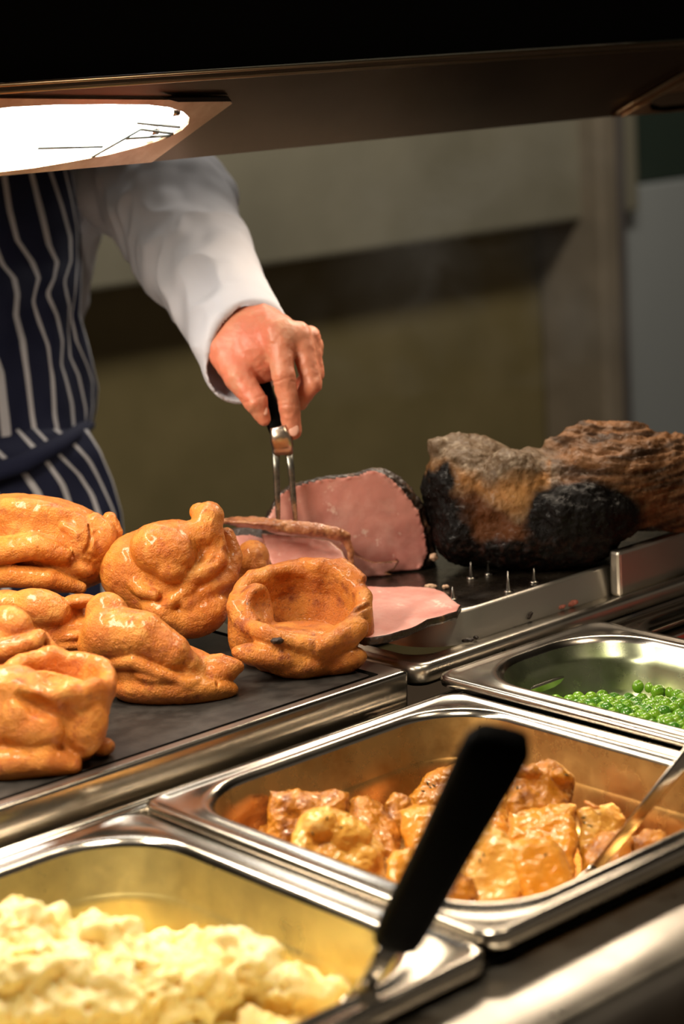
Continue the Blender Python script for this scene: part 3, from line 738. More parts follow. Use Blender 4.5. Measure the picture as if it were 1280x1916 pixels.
# the large dark joint
beef_m = mat('roast_beef_crust', (.1, .04, .02), .42, attr='tone', bump=(110, .65, .005), bump2=(330, .5, .003), spec=.16, coat=.06, rvar=(90, .12, .6))
T_B = dz(1000, 1075, DZ)+.03
def beef_col(P, N_):
    n1 = fbm(P*.02, 4, 3); n2 = fbm(P*.09, 3, 8); x, y, z = P.T
    crust_ = np.array([.125, .08, .045]); char = np.array([.0022, .0012, .0009]); gold = np.array([.46, .20, .055]); fib = np.array([.14, .066, .028]); salt = np.array([.26, .20, .14])
    ridge = 862+(x-800)*.42; ridge = np.where(x > 975, 935-(x-975)*.95, ridge)       # lower border of the dry top crust
    dn = y-ridge+n1*26
    c = np.repeat(crust_[None], len(P), 0)
    s = np.clip((n2-.12)*4, 0, 1)[:, None]; c = c*(1-s)+salt*s
    g = np.clip(1-np.abs(dn-14)/34, 0, 1)*(x < 1030); g = (g*(.55+.8*n1+.3*n2)).clip(0, 1)[:, None]; c = c*(1-g)+gold*g
    g2 = np.clip(1-np.hypot((x-975)/62, (y-925)/52), 0, 1)[:, None]; c = c*(1-g2)+np.array([.55, .27, .09])*g2
    # brown middle area, charred below
    brown = np.array([.11, .038, .012])
    k = np.clip((dn-24)/22, 0, 1)[:, None]; c = c*(1-k)+brown*k
    k = np.clip((dn-60-40*n1-70*np.clip(1-np.abs(x-930)/90, 0, 1))/22, 0, 1); k = np.maximum(k, np.clip(((860-x)+(y-880)*.4-6)/24+n1*1.4, 0, 1)*np.clip((y-862+n1*45)/26, 0, 1)); k = k[:, None]; c = c*(1-k)+char*k
    # charred black oval low on the right
    e = np.clip((1.08-np.hypot((x-1085)/118, (y-965)/66)+.25*n1)*5, 0, 1)[:, None]; c = c*(1-e)+char*e
    # pulled grain at the right
    f_ = np.clip((x-1020-(y-900)*.35)/50, 0, 1)*(1-np.clip((1.1-np.hypot((x-1085)/120, (y-965)/66))*5, 0, 1))
    q = np.stack([x*.010, (y+.0016*(x-1150)**2)*.085, z*.01], -1); st = np.clip(.5+1.6*fbm(q, 3, 21), 0, 1)
    fc = fib*(.35+1.2*st[:, None]); c = c*(1-f_[:, None])+fc*f_[:, None]
    lo_ = np.clip((y-1000+n1*30)/20, 0, 1)[:, None]; c = c*(1-lo_)+(char+np.array([.02, .006, .003])*np.clip(n2*3, 0, 1)[:, None])*lo_
    return c
def beef_disp(V, N_):
    x, y, z = V.T
    q = np.stack([x*.012, (y+.0016*(x-1150)**2)*.075, z*.02], -1); f_ = np.clip((x-1040)/60, 0, 1)*(y < 930)
    return fbm(V*.03, 4, 5)*8+fbm(V*.12, 3, 6)*3.0 + f_*(np.abs(fbm(q, 3, 21))*-16+3)
blob('roast_beef_joint', [
    ('ell', 0, (1000, 950, -40), (200, 110, 130), -4),
    ('ell', 25, (870, 910, -20), (80, 85, 90), 0),
    ('ell', 18, (870, 990, 0), (60, 70, 70), 0),
    ('ell', 18, (1150, 905, -20), (160, 95, 110), -6),
    ('ell', 16, (1260, 905, -30), (120, 90, 90), 8),
    ('ell', 12, (1090, 960, 50), (115, 68, 66), 0),
    ('ell', 12, (1010, 1010, 20), (150, 60, 80), 0),
    ('ell', 10, (960, 900, 50), (60, 60, 40), 30),
    ('chain', 12, [(820, 838, -10, 22), (870, 830, -40, 20), (940, 850, -40, 22)]),
    ('chain', 14, [(1040, 828, -20, 24), (1110, 812, -30, 26), (1200, 820, -30, 26)]),
    ('-ell', 22, (975, 800, 0), (70, 26, 90), 6),
    ('-chain', 9, [(1015, 905, 95, 9), (1060, 868, 95, 9), (1120, 838, 85, 7)]),
    ('-ell', 10, (905, 985, 110), (60, 34, 40), 20),
], T_B, (780, 775, -190), (1400, 1110, 140), 3.8, beef_m, disp=beef_disp, floor=DZ+.0002, relax=1, colfn=beef_col,
    label='large uncut roast joint with a charred black front and dry brown top', cat='roast meat')

# scraps dropped on the tray
sc_m = [mat('scrap_pink', (.42, .12, .08), .4, bump=(200, .5, .002)), mat('scrap_dark', (.02, .01, .007), .5, bump=(200, .5, .002)), mat('scrap_pale', (.62, .40, .26), .5, bump=(200, .5, .002))]
SG = 'scraps of meat fallen on the tray rim'
for i, (x, y, rx, ry, a, mi, z, lb) in enumerate([
    (1072, 1129, 11, 5, -25, 0, .914, 'reddish scrap of meat on the tray rim below the dark joint'), (1050, 1136, 9, 3.5, -20, 0, .914, 'small pink shred beside the reddish scrap on the rim'),
    (954, 1163, 10, 6, 25, 0, .914, 'pointed pink scrap of meat on the tray rim'), (992, 1152, 3, 9, 30, 1, .914, 'thin black sliver on the tray rim'),
    (876, 1198, 12, 4, -8, 1, .914, 'black burnt crumb on the front of the tray rim'), (890, 1193, 5, 3.5, 0, 1, .914, 'tiny black crumb beside the burnt one'),
    (1217, 1068, 5, 11, -12, 1, .914, 'black scrap leaning against the taller edge section'), (806, 1097, 12, 4, 0, 2, DZ, 'pale crumbs of fat on the deck behind the front slice'),
    (834, 1098, 6, 4, 0, 2, DZ, 'single pale crumb of fat on the deck beside a spike'), (812, 1042, 8, 7, 0, 2, DZ+.012, 'pale nugget of fat stuck to the crust of the cut joint')]):
    t = dz(x, y+ry*.6, z)
    blob('meat_scrap', [('ell', 0, (x, y, 0), (rx, ry, max(ry, 5)), a)], t, (x-rx-8, y-ry-14, -18), (x+rx+8, y+ry+14, 18), 1.5, sc_m[mi], disp=lambda V, N_: fbm(V*.2, 2, i)*3, relax=1, label=lb, cat='meat scrap', group=SG)
# ------------------------------------------------------------------ roast potatoes
pot_y = mat('potato_flesh', (.66, .25, .016), .22, var=[((.70, .36, .07), 22, .42, .62), ((.44, .12, .012), 40, .52, .7)], bump=(120, .35, .003), coat=.5, sss=.05, rvar=(90, .12, .34), point=((.62, .18, .02), .53, .60))
pot_b = mat('potato_crisp', (.50, .19, .012), .2, var=[((.58, .22, .03), 26, .42, .6), ((.15, .032, .006), 48, .47, .63)], bump=(120, .6, .005), bump2=(420, .3, .002), coat=.5, sss=.04, rvar=(80, .12, .34), point=((.70, .36, .08), .53, .60))
pot_p = mat('potato_pale', (.72, .38, .07), .22, var=[((.62, .25, .03), 22, .45, .62), ((.86, .62, .28), 30, .52, .68)], bump=(120, .45, .004), coat=.6, sss=.05, rvar=(90, .12, .34), point=((.60, .20, .03), .54, .62))
herb = mat('herb_fleck', (.02, .03, .008), .5)
POTS = []
def potato(label, poly, zth, m, seed, z=.872, ops=(), amp=3.6, ax=0, ay=.5, yc=None, rnd=12):
    rnd = rnd+(16 if seed % 2 else 8); rg_ = random.Random(seed*7); ax = rg_.uniform(-.45, .45); ay = ay+rg_.uniform(-.25, .3)
    xs = [p[0] for p in poly]; ys = [p[1] for p in poly]; cx, cy = sum(xs)/len(xs), sum(ys)/len(ys)
    t = dz(cx, yc or cy, z)
    o = blob('roast_potato', [('pris', 0, poly, -zth, zth, ax, ay, (cx, cy), rnd)]+list(ops), t,
             (min(xs)-14, min(ys)-14, -zth-abs(ax)*(max(xs)-min(xs))-abs(ay)*(max(ys)-min(ys))-14), (max(xs)+14, max(ys)+14, zth+abs(ax)*(max(xs)-min(xs))+abs(ay)*(max(ys)-min(ys))+30), 2.9, m,
             disp=lambda V, N_: fbm(V*.022, 2, seed)*amp*3.4+(.4-np.abs(fbm(V*.045, 3, seed+4)))*amp*1.6+fbm(V*.13, 2, seed)*1.2, floor=.8395, relax=2, label=label, cat='roast potato', group='roast potatoes piled in the pan')
    POTS.append((o, t)); return o
potato('blocky wedge standing at the back left of the pile with a crisp brown top edge', [(504, 1478), (560, 1480), (650, 1486), (648, 1545), (600, 1600), (520, 1610), (503, 1560)], 34, pot_b, 41, z=.872, ay=.35, yc=1545)
potato('large nobbly glossy potato at the front left, pale on top with orange sides', [(548, 1560), (575, 1522), (612, 1512), (650, 1520), (690, 1548), (718, 1590), (722, 1650), (700, 1690), (600, 1660), (545, 1620)], 40, pot_p, 42, z=.874,
       ops=[('ell', 8, (598, 1545, 30), (34, 30, 30), 20), ('ell', 7, (655, 1565, 34), (36, 30, 26), 0), ('ell', 6, (565, 1590, 28), (22, 34, 24), 10), ('ell', 7, (675, 1615, 34), (34, 36, 24), 0), ('-chain', 4, [(575, 1560, 60, 4), (605, 1585, 66, 4), (625, 1560, 64, 4)])], amp=3.4, rnd=20)
potato('orange brown potato with peeling skin behind the nobbly one', [(655, 1500), (690, 1490), (722, 1510), (745, 1560), (748, 1610), (700, 1600), (652, 1560)], 34, pot_b, 43, z=.868, rnd=14)
potato('small dark edged potato half hidden at the far left of the pile', [(476, 1560), (490, 1545), (512, 1545), (520, 1590), (500, 1615), (480, 1590)], 20, pot_b, 44, z=.862, rnd=10)
potato('small crusty chunk with a pale knob, left of the cut yellow wedge', [(716, 1500), (738, 1484), (768, 1490), (772, 1520), (760, 1570), (725, 1575)], 24, pot_b, 45, z=.868, rnd=10)
potato('wedge with dark herb flecks leaning at the back beside the black handle', [(765, 1490), (790, 1458), (830, 1436), (880, 1424), (900, 1440), (880, 1500), (820, 1520), (772, 1510)], 28, pot_b, 46, z=.870, ay=.3, rnd=10)
potato('cut yellow wedge with flat smooth faces left of the black handle', [(748, 1518), (775, 1508), (845, 1506), (860, 1560), (800, 1620), (762, 1600), (752, 1560)], 34, pot_y, 47, z=.868, amp=1.4, rnd=5)
potato('small smooth yellow potato beside the lower black handle', [(722, 1610), (740, 1590), (765, 1586), (785, 1600), (790, 1650), (760, 1680), (725, 1670)], 24, pot_y, 48, z=.868, amp=1.6, rnd=16)
potato('knobbly brown potato piled highest right of the black handle', [(968, 1450), (990, 1428), (1025, 1424), (1060, 1440), (1078, 1458), (1072, 1500), (1060, 1530), (960, 1530), (945, 1500)], 34, pot_b, 49, z=.886, rnd=16, ops=[('ell', 6, (1055, 1455, 20), (22, 16, 22), 20), ('ell', 6, (990, 1445, 20), (20, 16, 20), 0)])
potato('tall orange potato supporting the highest knobbly one', [(952, 1520), (1000, 1512), (1075, 1510), (1082, 1560), (1072, 1640), (1000, 1650), (955, 1590)], 34, pot_y, 50, z=.866, rnd=10)
potato('yellow potato mostly hidden behind the middle of the black handle', [(890, 1500), (930, 1478), (958, 1490), (962, 1580), (900, 1600), (870, 1560)], 28, pot_y, 51, z=.866, rnd=12)
potato('broad pale potato at the front right of the black handle', [(850, 1620), (880, 1560), (910, 1543), (945, 1555), (985, 1600), (995, 1660), (960, 1700), (850, 1700)], 34, pot_p, 52, z=.872, rnd=12, amp=2.4)
potato('cut wedge with a pale flat top and an orange streaked face at the front', [(950, 1580), (975, 1570), (1035, 1568), (1055, 1590), (1070, 1640), (1066, 1690), (985, 1700), (968, 1640)], 28, pot_y, 53, z=.872, rnd=6, amp=1.4)
potato('pale potato with a thin curl of skin on top, right of the tall orange one', [(1082, 1520), (1105, 1506), (1145, 1506), (1168, 1530), (1172, 1570), (1130, 1610), (1086, 1600)], 28, pot_p, 54, z=.866, rnd=10)
potato('dark brown shrivelled potato beside the steel spoon', [(1090, 1585), (1120, 1558), (1165, 1550), (1185, 1570), (1180, 1620), (1130, 1650), (1088, 1640)], 28, pot_b, 55, z=.862, rnd=14)
potato('small crisp potato right of the steel spoon', [(1178, 1572), (1205, 1558), (1240, 1562), (1245, 1590), (1210, 1620), (1180, 1610)], 24, pot_b, 56, z=.860, rnd=10)
potato('orange corner of a potato peeping out below the black handle', [(828, 1650), (850, 1635), (885, 1640), (900, 1680), (860, 1710), (830, 1695)], 22, pot_b, 57, z=.868, rnd=8)
# curl of skin and herb flecks as parts of their potatoes
o, t = POTS[13]; P = unpx(np.array([(1094, 1500, 10), (1102, 1504, 16), (1112, 1510, 20), (1122, 1511, 24)], float), t); v, f_ = tube(list(P), [.0008, .0014, .0014, .0008], 6); mk('skin_curl', v, f_, pot_p, o)
rng = random.Random(5)
for oi, spots in ((5, [(800, 1466), (806, 1474), (812, 1470), (792, 1480)]), (13, [(1094, 1540), (1104, 1545), (1092, 1530)]), (1, [(612, 1530), (640, 1548), (585, 1560)]), (8, [(1060, 1450), (1035, 1440), (968, 1475)]), (12, [(1020, 1600)]), (11, [(898, 1610), (905, 1600)])):
    o, t = POTS[oi]; dg = [Vector((math.cos(a), math.sin(a), .3)) for a in (0, 1, 2)]
    me = o.data
    import mathutils
    bvh = mathutils.bvhtree.BVHTree.FromPolygons([v.co+WL[o.name] for v in me.vertices], [p.vertices[:] for p in me.polygons])
    for (x, y) in spots:
        d = Vector(ray(x, y).tolist()).normalized(); hit = bvh.ray_cast(Vector(CAM.tolist()), d)
        if hit[0] is None: continue
        a = rng.uniform(0, 3.1); e1 = Vector(rt.tolist())*math.cos(a)+Vector(up.tolist())*math.sin(a); c = hit[0]-d*.0003
        v, f_ = tube([np.array(c-e1*.0018), np.array(c), np.array(c+e1*.0018)], [.0002, .0006, .0002], 5); mk('herb_fleck', v, f_, herb, o)

# ------------------------------------------------------------------ peas
pea_ms = [mat('pea_skin', (.15, .36, .012), .22, var=[((.24, .46, .03), 200, .45, .6)], coat=.6, sss=.2, ssr=(.4, 1, .2)), mat('pea_skin_deep', (.06, .23, .012), .24, var=[((.11, .31, .018), 200, .45, .6)], coat=.6, sss=.2, ssr=(.4, 1, .2))]
R_ = .0055
def pea_mesh(seed, m):
    bm = bmesh.new(); bmesh.ops.create_uvsphere(bm, u_segments=18, v_segments=12, radius=R_)
    P = np.array([v.co[:] for v in bm.verts]); n = P/R_
    k = 1-.10*np.clip(n[:, 2], 0, 1)**8*1.5+.05*fbm(P*220+seed, 2, seed)
    if seed == 3: k = k*(1-.22*np.clip(1-np.abs(n[:, 0])*5, 0, 1)*(n[:, 2] > -.3))
    for v, q in zip(bm.verts, (P*k[:, None]).tolist()): v.co = q
    me = bpy.data.meshes.new('green_pea'); bm.to_mesh(me); bm.free()
    me.polygons.foreach_set('use_smooth', [True]*len(me.polygons)); me.materials.append(m); return me
peas = [pea_mesh(1, pea_ms[0]), pea_mesh(2, pea_ms[0]), pea_mesh(3, pea_ms[0]), pea_mesh(4, pea_ms[1])]
zfl = .911-.050
bx = [950, 995, 1020, 1050, 1085, 1120, 1160, 1200, 1225, 1245, 1265, 1290, 1400]; by = [1300, 1287, 1288, 1281, 1286, 1283, 1290, 1297, 1292, 1284, 1282, 1282, 1280]
cnt = 0
def drop_pea(x, y, z, mi=None):
    global cnt
    o = bpy.data.objects.new('green_pea', peas[rng.choice([0, 1, 2, 3, 3]) if mi is None else mi]); link(o, (x, y, z))
    o.rotation_euler = (rng.uniform(0, 6), rng.uniform(0, 6), rng.uniform(0, 6)); s = rng.uniform(.88, 1.10); o.scale = (s, s, s*rng.uniform(.92, 1))
    tag(o, 'one glossy green pea in the heap of peas in the steel pan', 'pea', 'green peas in the steel pan'); cnt += 1
d_ = R_*1.96
REST = []
for layer in range(3):
    zz = zfl+.002+R_+layer*d_*.80
    for i in range(40):
        for j in range(40):
            x = 1.006+i*d_*.9+(j % 2)*d_*.45+(layer % 2)*d_*.3+rng.uniform(-.0013, .0013); y = .735+j*d_*.87+(layer % 2)*d_*.5+rng.uniform(-.0009, .0009)
            if not (1.014 < x < 1.144 and .730 < y < 1.004): continue
            if x < 1.066 and y > .956 and math.hypot(x-1.066, y-.956) > .044: continue
            px_, py_ = proj((x, y, zz+R_))
            if px_ >= 1300 or x > 1.132: REST.append((x, y, zz)) if layer < 2 else None; continue
            if px_ < 950: continue
            edge = np.interp(px_, bx, by)-4+rng.uniform(-2, 5)
            if py_ < edge: continue
            if layer >= 1 and py_ < edge+layer*12: continue
            # keep what the rim leaves in view (plus a pea's width)
            rimx = .9985; tt = rimx/x; q = CAM+(np.array([x, y, zz+R_])-CAM)*((rimx-CAM[0])/(x-CAM[0]))
            if q[2] < .911-.012: REST.append((x, y, zz)) if layer < 2 else None; continue
            if layer == 0 and py_ > edge+26: continue
            drop_pea(x, y, zz+rng.uniform(-.0008, .0008))
bm = bmesh.new(); bmesh.ops.create_uvsphere(bm, u_segments=10, v_segments=7, radius=R_); bm.verts.ensure_lookup_table(); bm.verts.index_update()
PV = np.array([v.co[:] for v in bm.verts]); PF = [[v.index for v in f.verts] for f in bm.faces]; bm.free()
v, f_ = join([(PV+np.array(c), PF) for c in REST]); tag(mk('peas', v, f_, pea_ms[0]), 'the rest of the green peas deep in the pan behind its rim', 'peas', kind='stuff')
print('PEAS', cnt, len(REST))

# ------------------------------------------------------------------ mashed potato
mash_m = mat('mashed_potato', (.80, .66, .30), .5, var=[((.84, .74, .42), 30, .42, .6), ((.72, .48, .12), 18, .56, .72)], bump=(90, .45, .005), sss=.35, ssr=(1, .7, .3), coat=.15, point=((.78, .48, .09), .49, .43))  # golden creases imitate light glowing through the mash, put into the colour
T_M = dz(300, 1820, .872)
def mash_disp(V, N_):
    q = V*.012; a = fbm(q, 2, 61); b = fbm(V*.028+.4*fbm(V*.03, 2, 8)[:, None], 2, 66); c = fbm(V*.075, 3, 70)
    return a*18+np.clip(fbm(V*.017, 2, 64), -.2, .5)*34+np.clip(b, -.12, .5)*22+c*6
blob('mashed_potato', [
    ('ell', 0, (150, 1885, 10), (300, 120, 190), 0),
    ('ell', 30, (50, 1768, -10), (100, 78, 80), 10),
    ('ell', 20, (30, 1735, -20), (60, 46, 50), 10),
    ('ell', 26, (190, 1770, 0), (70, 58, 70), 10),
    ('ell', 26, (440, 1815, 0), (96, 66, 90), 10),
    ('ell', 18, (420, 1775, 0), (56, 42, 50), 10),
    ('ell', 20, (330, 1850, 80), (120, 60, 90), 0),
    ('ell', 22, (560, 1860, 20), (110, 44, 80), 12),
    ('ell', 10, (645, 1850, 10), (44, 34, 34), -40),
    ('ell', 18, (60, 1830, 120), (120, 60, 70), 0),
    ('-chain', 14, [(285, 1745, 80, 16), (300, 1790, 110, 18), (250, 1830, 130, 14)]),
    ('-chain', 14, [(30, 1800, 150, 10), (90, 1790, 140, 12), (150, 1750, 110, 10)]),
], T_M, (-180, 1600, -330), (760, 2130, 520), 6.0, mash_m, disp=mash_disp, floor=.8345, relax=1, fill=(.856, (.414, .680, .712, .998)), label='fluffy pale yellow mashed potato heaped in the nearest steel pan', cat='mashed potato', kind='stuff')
# keep the mash inside its pan
mo = [o for o in COL.objects if o.name == 'mashed_potato'][0]; og = WL[mo.name]
for v in mo.data.vertices:
    zz = v.co.z+og.z; lim = .006+.018*max(0, min(1, (.899-zz)/.065))
    v.co.x = min(max(v.co.x+og.x, .416+lim), .678-lim)-og.x; v.co.y = min(max(v.co.y+og.y, .708+lim), .996-lim)-og.y
    v.co.z = zz-og.z

# ------------------------------------------------------------------ serving spoons
def strip(pts, wid, thk, side, n=16):
    """flattened bar with elliptical section: pts, half widths, half thicknesses, side vector"""
    V = []; Fc = []
    for i, p in enumerate(pts):
        d = pts[min(i+1, len(pts)-1)]-pts[max(i-1, 0)]; d = d/np.linalg.norm(d); s = side-d*(side@d); s = s/np.linalg.norm(s); u = np.cross(d, s)
        for k in range(n):
            a = 2*math.pi*k/n; ca, sa = math.cos(a), math.sin(a)
            V.append(p+s*wid[i]*np.sign(ca)*abs(ca)**.6+u*thk[i]*np.sign(sa)*abs(sa)**.6)
    for i in range(len(pts)-1):
        for k in range(n): Fc.append([i*n+k, i*n+(k+1) % n, (i+1)*n+(k+1) % n, (i+1)*n+k])
    Fc.append(list(range(n))[::-1]); Fc.append([(len(pts)-1)*n+k for k in range(n)])
    return np.array(V), Fc
sp = empty('serving_spoon', tuple(atz(690, 1840, .89)), 'serving spoon with a thick black handle standing in the mashed potato', 'spoon')
t1 = dz(735, 1772, .925); t0_ = t1-.10
A = att(735, 1772, t1); Bp = att(946, 1368, t0_)
ks = [0, .03, .10, .5, .85, .94, .985, 1.0]; wd_ = [.008, .0115, .0126, .0135, .0158, .0158, .0125, .006]
v, f_ = strip([A+(Bp-A)*k for k in ks], wd_, [.004, .006, .0068, .0075, .008, .0075, .006, .003], rt, 20)
o = mk('handle', v, f_, black_pl, sp); o['label'] = 'thick matt black handle'
n1, n2, n3, n4 = att(731, 1770, t1), att(712, 1800, t1+.004), att(690, 1835, t1+.012), att(668, 1868, t1+.02)
v, f_ = strip([n1, n2, n3, n4], [.005, .005, .0048, .006], [.0022, .002, .002, .0016], rt); mk('shank', v, f_, steel, sp)
e = n4+np.array([-.004, .004, -.018]); v, f_ = strip([n4, n4+np.array([-.002, .006, -.014]), n4+np.array([-.008, .014, -.026]), n4+np.array([-.014, .02, -.034])], [.006, .010, .014, .008], [.0016]*4, rt); mk('spoon_bowl', v, f_, steel, sp)
s2 = empty('serving_spoon', tuple(atz(1130, 1610, .86)), 'steel spoon resting in the roast potatoes at the right edge', 'spoon')
ta = dz(1120, 1620, .862); tb = ta-.05
A = att(1118, 1622, ta); Bp = att(1310, 1385, tb+.03); C2 = att(1420, 1250, tb+.03)
v, f_ = strip([A, A*.5+Bp*.5, Bp, C2], [.0038, .0042, .0050, .0055], [.0012]*4, rt); o = mk('handle', v, f_, steel, s2); o['label'] = 'flat steel handle'
v, f_ = strip([A, A+np.array([-.003, .002, -.006]), A+np.array([-.010, .006, -.014]), A+np.array([-.022, .014, -.0185])], [.0045, .006, .008, .005], [.001]*4, rt); mk('spoon_bowl', v, f_, steel, s2)

# ------------------------------------------------------------------ carving fork
TF = T_S+.012
fk = empty('carving_fork', tuple(att(535, 975, TF)), 'two pronged carving fork pressing down on the thin slice', 'fork')
fs = mat('worn_steel', (.40, .39, .35), .3, 1, var=[((.16, .15, .12), 90, .42, .6)], rvar=(90, .2, .45))
f1 = [att(516, 842, TF-.006), att(517, 880, TF-.004), att(519, 930, TF-.001), att(521, 982, TF)]
f2 = [att(540, 842, TF-.006), att(545, 880, TF-.004), att(549, 930, TF-.001), att(554, 984, TF)]
for ff in (f1, f2):
    v, f_ = strip(ff, [.0032, .0027, .0025, .0016], [.0022, .002, .0018, .0009], rt, 10); mk('tine', v, f_, fs, fk)
v, f_ = strip([att(520, 798, TF-.012), att(526, 822, TF-.010), att(529, 835, TF-.008), att(530, 850, TF-.006)], [.0065, .0092, .0090, .0082], [.005, .005, .004, .0026], rt, 16)
mk('ferrule', v, f_, mat('bright_ferrule', (.62, .50, .40), .3, 1), fk)
v, f_ = strip([att(490, 712, TF+.012), att(502, 752, TF+.006), att(515, 795, TF-.004), att(522, 816, TF-.008)], [.0065, .0068, .0070, .006], [.006, .006, .006, .005], rt, 16)
o = mk('handle', v, f_, black_pl, fk); o['label'] = 'black handle'

# ------------------------------------------------------------------ the chef
skin = mat('skin', (.62, .235, .135), .45, var=[((.66, .19, .11), 18, .45, .65), ((.60, .27, .16), 45, .5, .65)], bump=(240, .25, .0016), sss=.25, ssr=(1, .35, .2))
cloth_w = mat('white_cotton', (.56, .56, .62), .85, bump=(700, .2, .0006))
navy = (.010, .014, .05)
TH = TF-.004
hand_ops = [
    ('ell', 0, (470, 655, -30), (72, 66, 34), 25),
    ('cap', 20, (440, 610, -90, 50), (480, 650, -30, 46)),
    ('cap', 20, (520, 620, -20, 34), (470, 600, -80, 44)),
    ('ell', 14, (525, 628, 0), (40, 34, 30), 0),
    # index
    ('cap', 12, (522, 625, 6, 25), (530, 702, 22, 22)),
    ('cap', 5, (530, 702, 22, 22), (541, 758, 14, 19.5)),
    ('cap', 5, (541, 758, 14, 19.5), (547, 806, 4, 17.5)),
    # middle
    ('cap', 9, (560, 625, -8, 23), (584, 718, 0, 18.5)),
    ('cap', 4, (584, 718, 0, 18.5), (560, 752, -30, 16)),
    ('cap', 4, (560, 752, -30, 16), (530, 745, -40, 15)),
    # ring
    ('cap', 9, (580, 630, -26, 20), (590, 700, -24, 16)),
    ('cap', 4, (590, 700, -24, 16), (566, 735, -50, 14)),
    # little
    ('cap', 9, (588, 645, -46, 17), (586, 695, -50, 14)),
    ('cap', 4, (586, 695, -50, 14), (562, 718, -70, 12)),
    # thumb
    ('cap', 16, (415, 650, -40, 33), (446, 705, 0, 27)),
    ('cap', 6, (446, 705, 0, 27), (478, 750, 14, 22)),
    ('cap', 6, (478, 750, 14, 22), (494, 784, 6, 14)),
    ('-chain', 9, [(482, 665, 40, 6), (494, 692, 44, 8), (500, 708, 40, 5)]),
    ('-chain', 6, [(549, 655, 26, 3), (560, 700, 26, 4), (566, 740, 14, 4)]),
    ('-chain', 4, [(512, 710, 45, 1.2), (530, 713, 49, 1.4), (549, 711, 42, 1.2)]),
    ('-chain', 5, [(576, 650, 4, 2), (592, 700, -2, 3)]),
]
def hand_disp(V, N_):
    x, y, z = V.T
    cr = np.exp(-((y-712-3*np.sin(x*.15))/2.0)**2)*((x > 508) & (x < 552))*-1.6+np.exp(-((y-706)/1.6)**2)*((x > 510) & (x < 550))*-1.0
    cr += np.exp(-((y-758)/1.8)**2)*((x > 520) & (x < 562))*-1.0+np.exp(-(((y-745)-(x-478)*-.4)/2)**2)*((x > 455) & (x < 500))*-1.0
    td = np.exp(-((x-500-(y-600)*.22)/7)**2)*(y < 640)*2.0
    return fbm(V*.05, 3, 81)*2.0+cr+td
hV, hF = None, None
hb = blob('hand_tmp', hand_ops, TH, (370, 545, -170), (620, 835, 75), 2.4, skin, disp=hand_disp, relax=2)
def raw(o):
    V_ = np.array([v.co[:] for v in o.data.vertices])+np.array(WL[o.name]); F_ = [list(p.vertices) for p in o.data.polygons]
    bpy.data.objects.remove(o); return V_, F_
g_hand = raw(hb)
# arm and whole figure in world coordinates
el = att(286, 356, 1.94); wr_ = att(446, 606, TH+.05); shl = att(150, 70, 2.12)
cx_, cy_ = att(-150, 600, 2.24)[:2]
fwd = np.array([-cx_+.25, -cy_, 0]); fwd = fwd/np.linalg.norm(fwd); sd = np.array([-fwd[1], fwd[0], 0])      # sd: the chef's left, right in the picture
if sd@rt < 0: sd = -sd
cb = np.array([cx_, cy_, 0.])
def B(a, b, z): return tuple(cb+sd*a+fwd*b+np.array([0, 0, z]))
def bc(p, q, r1, r2, k=.04): return ('cap', k, (*p, r1), (*q, r2))
body_ops = [bc(B(0, 0, 1.00), B(0, 0, 1.12), .135, .130, 0), bc(B(-.05, 0, 1.15), B(.05, 0, 1.32), .125, .12, .06), bc(B(-.14, -.01, 1.44), B(.13, -.01, 1.44), .065, .065, .08),
    bc(B(-.06, 0, .93), B(.06, 0, .93), .105, .105, .06), bc(B(0, 0, 1.46), B(0, .01, 1.56), .058, .055, .03), ('ell', .02, B(0, .03, 1.66), (.078, .095, .115), math.degrees(math.atan2(fwd[1], fwd[0]))-90),
    bc(B(0, .125, 1.645), B(0, .112, 1.675), .013, .009, .012), bc(B(-.085, .015, 1.64), B(-.088, .01, 1.67), .012, .014, .006), bc(B(.085, .015, 1.64), B(.088, .01, 1.67), .012, .014, .006),
    bc(B(0, .09, 1.565), B(0, .085, 1.585), .028, .03, .02), bc(B(-.018, .108, 1.605), B(.018, .108, 1.605), .009, .009, .006),
    bc(B(-.10, 0, .88), B(-.11, 0, .50), .085, .055), bc(B(-.11, 0, .50), B(-.11, -.02, .10), .056, .038, .02), bc(B(-.11, -.03, .045), B(-.13, .13, .035), .038, .034, .03),
    bc(B(.10, 0, .88), B(.11, 0, .50), .085, .055), bc(B(.11, 0, .50), B(.11, -.02, .10), .056, .038, .02), bc(B(.11, -.03, .045), B(.13, .13, .035), .038, .034, .03),
    bc(B(.17, -.01, 1.43), tuple(el), .045, .034, .03), bc(tuple(el), tuple(wr_), .034, .027, .02),
    bc(B(-.18, -.01, 1.43), B(-.26, .02, 1.17), .05, .040, .04), bc(B(-.26, .02, 1.17), B(-.16, .24, 1.10), .040, .028, .02), bc(B(-.16, .24, 1.10), B(-.12, .31, 1.08), .032, .036, .02)]
for q in range(4): body_ops.append(bc(B(-.12+q*.018-.02, .32, 1.09), B(-.09+q*.018-.01, .375, 1.045), .0095, .008, .006))
body_ops.append(bc(B(-.10, .29, 1.10), B(-.06, .34, 1.07), .012, .009, .008))
body_ops += [('-ell', .006, B(-.032, .125, 1.668), (.016, .016, .010), 0), ('-ell', .006, B(.032, .125, 1.668), (.016, .016, .010), 0)]
lo = cb+np.array([-.55, -.62, 0]); hi = cb+np.array([.55, .55, 1.80])
lo = np.minimum(lo, np.append(np.minimum(wr_, el)[:2]-.08, 0)); lo[2] = -.005
tmp = blob('body_tmp', body_ops, 1, lo, hi, .011, skin, space='w', relax=2)
g_body = raw(tmp)
V_, F_ = join([g_hand, g_body])
V_[:, 2] = np.maximum(V_[:, 2], .001)
person = mk('person', V_, F_, skin, origin=np.array([cb[0], cb[1], 0]))
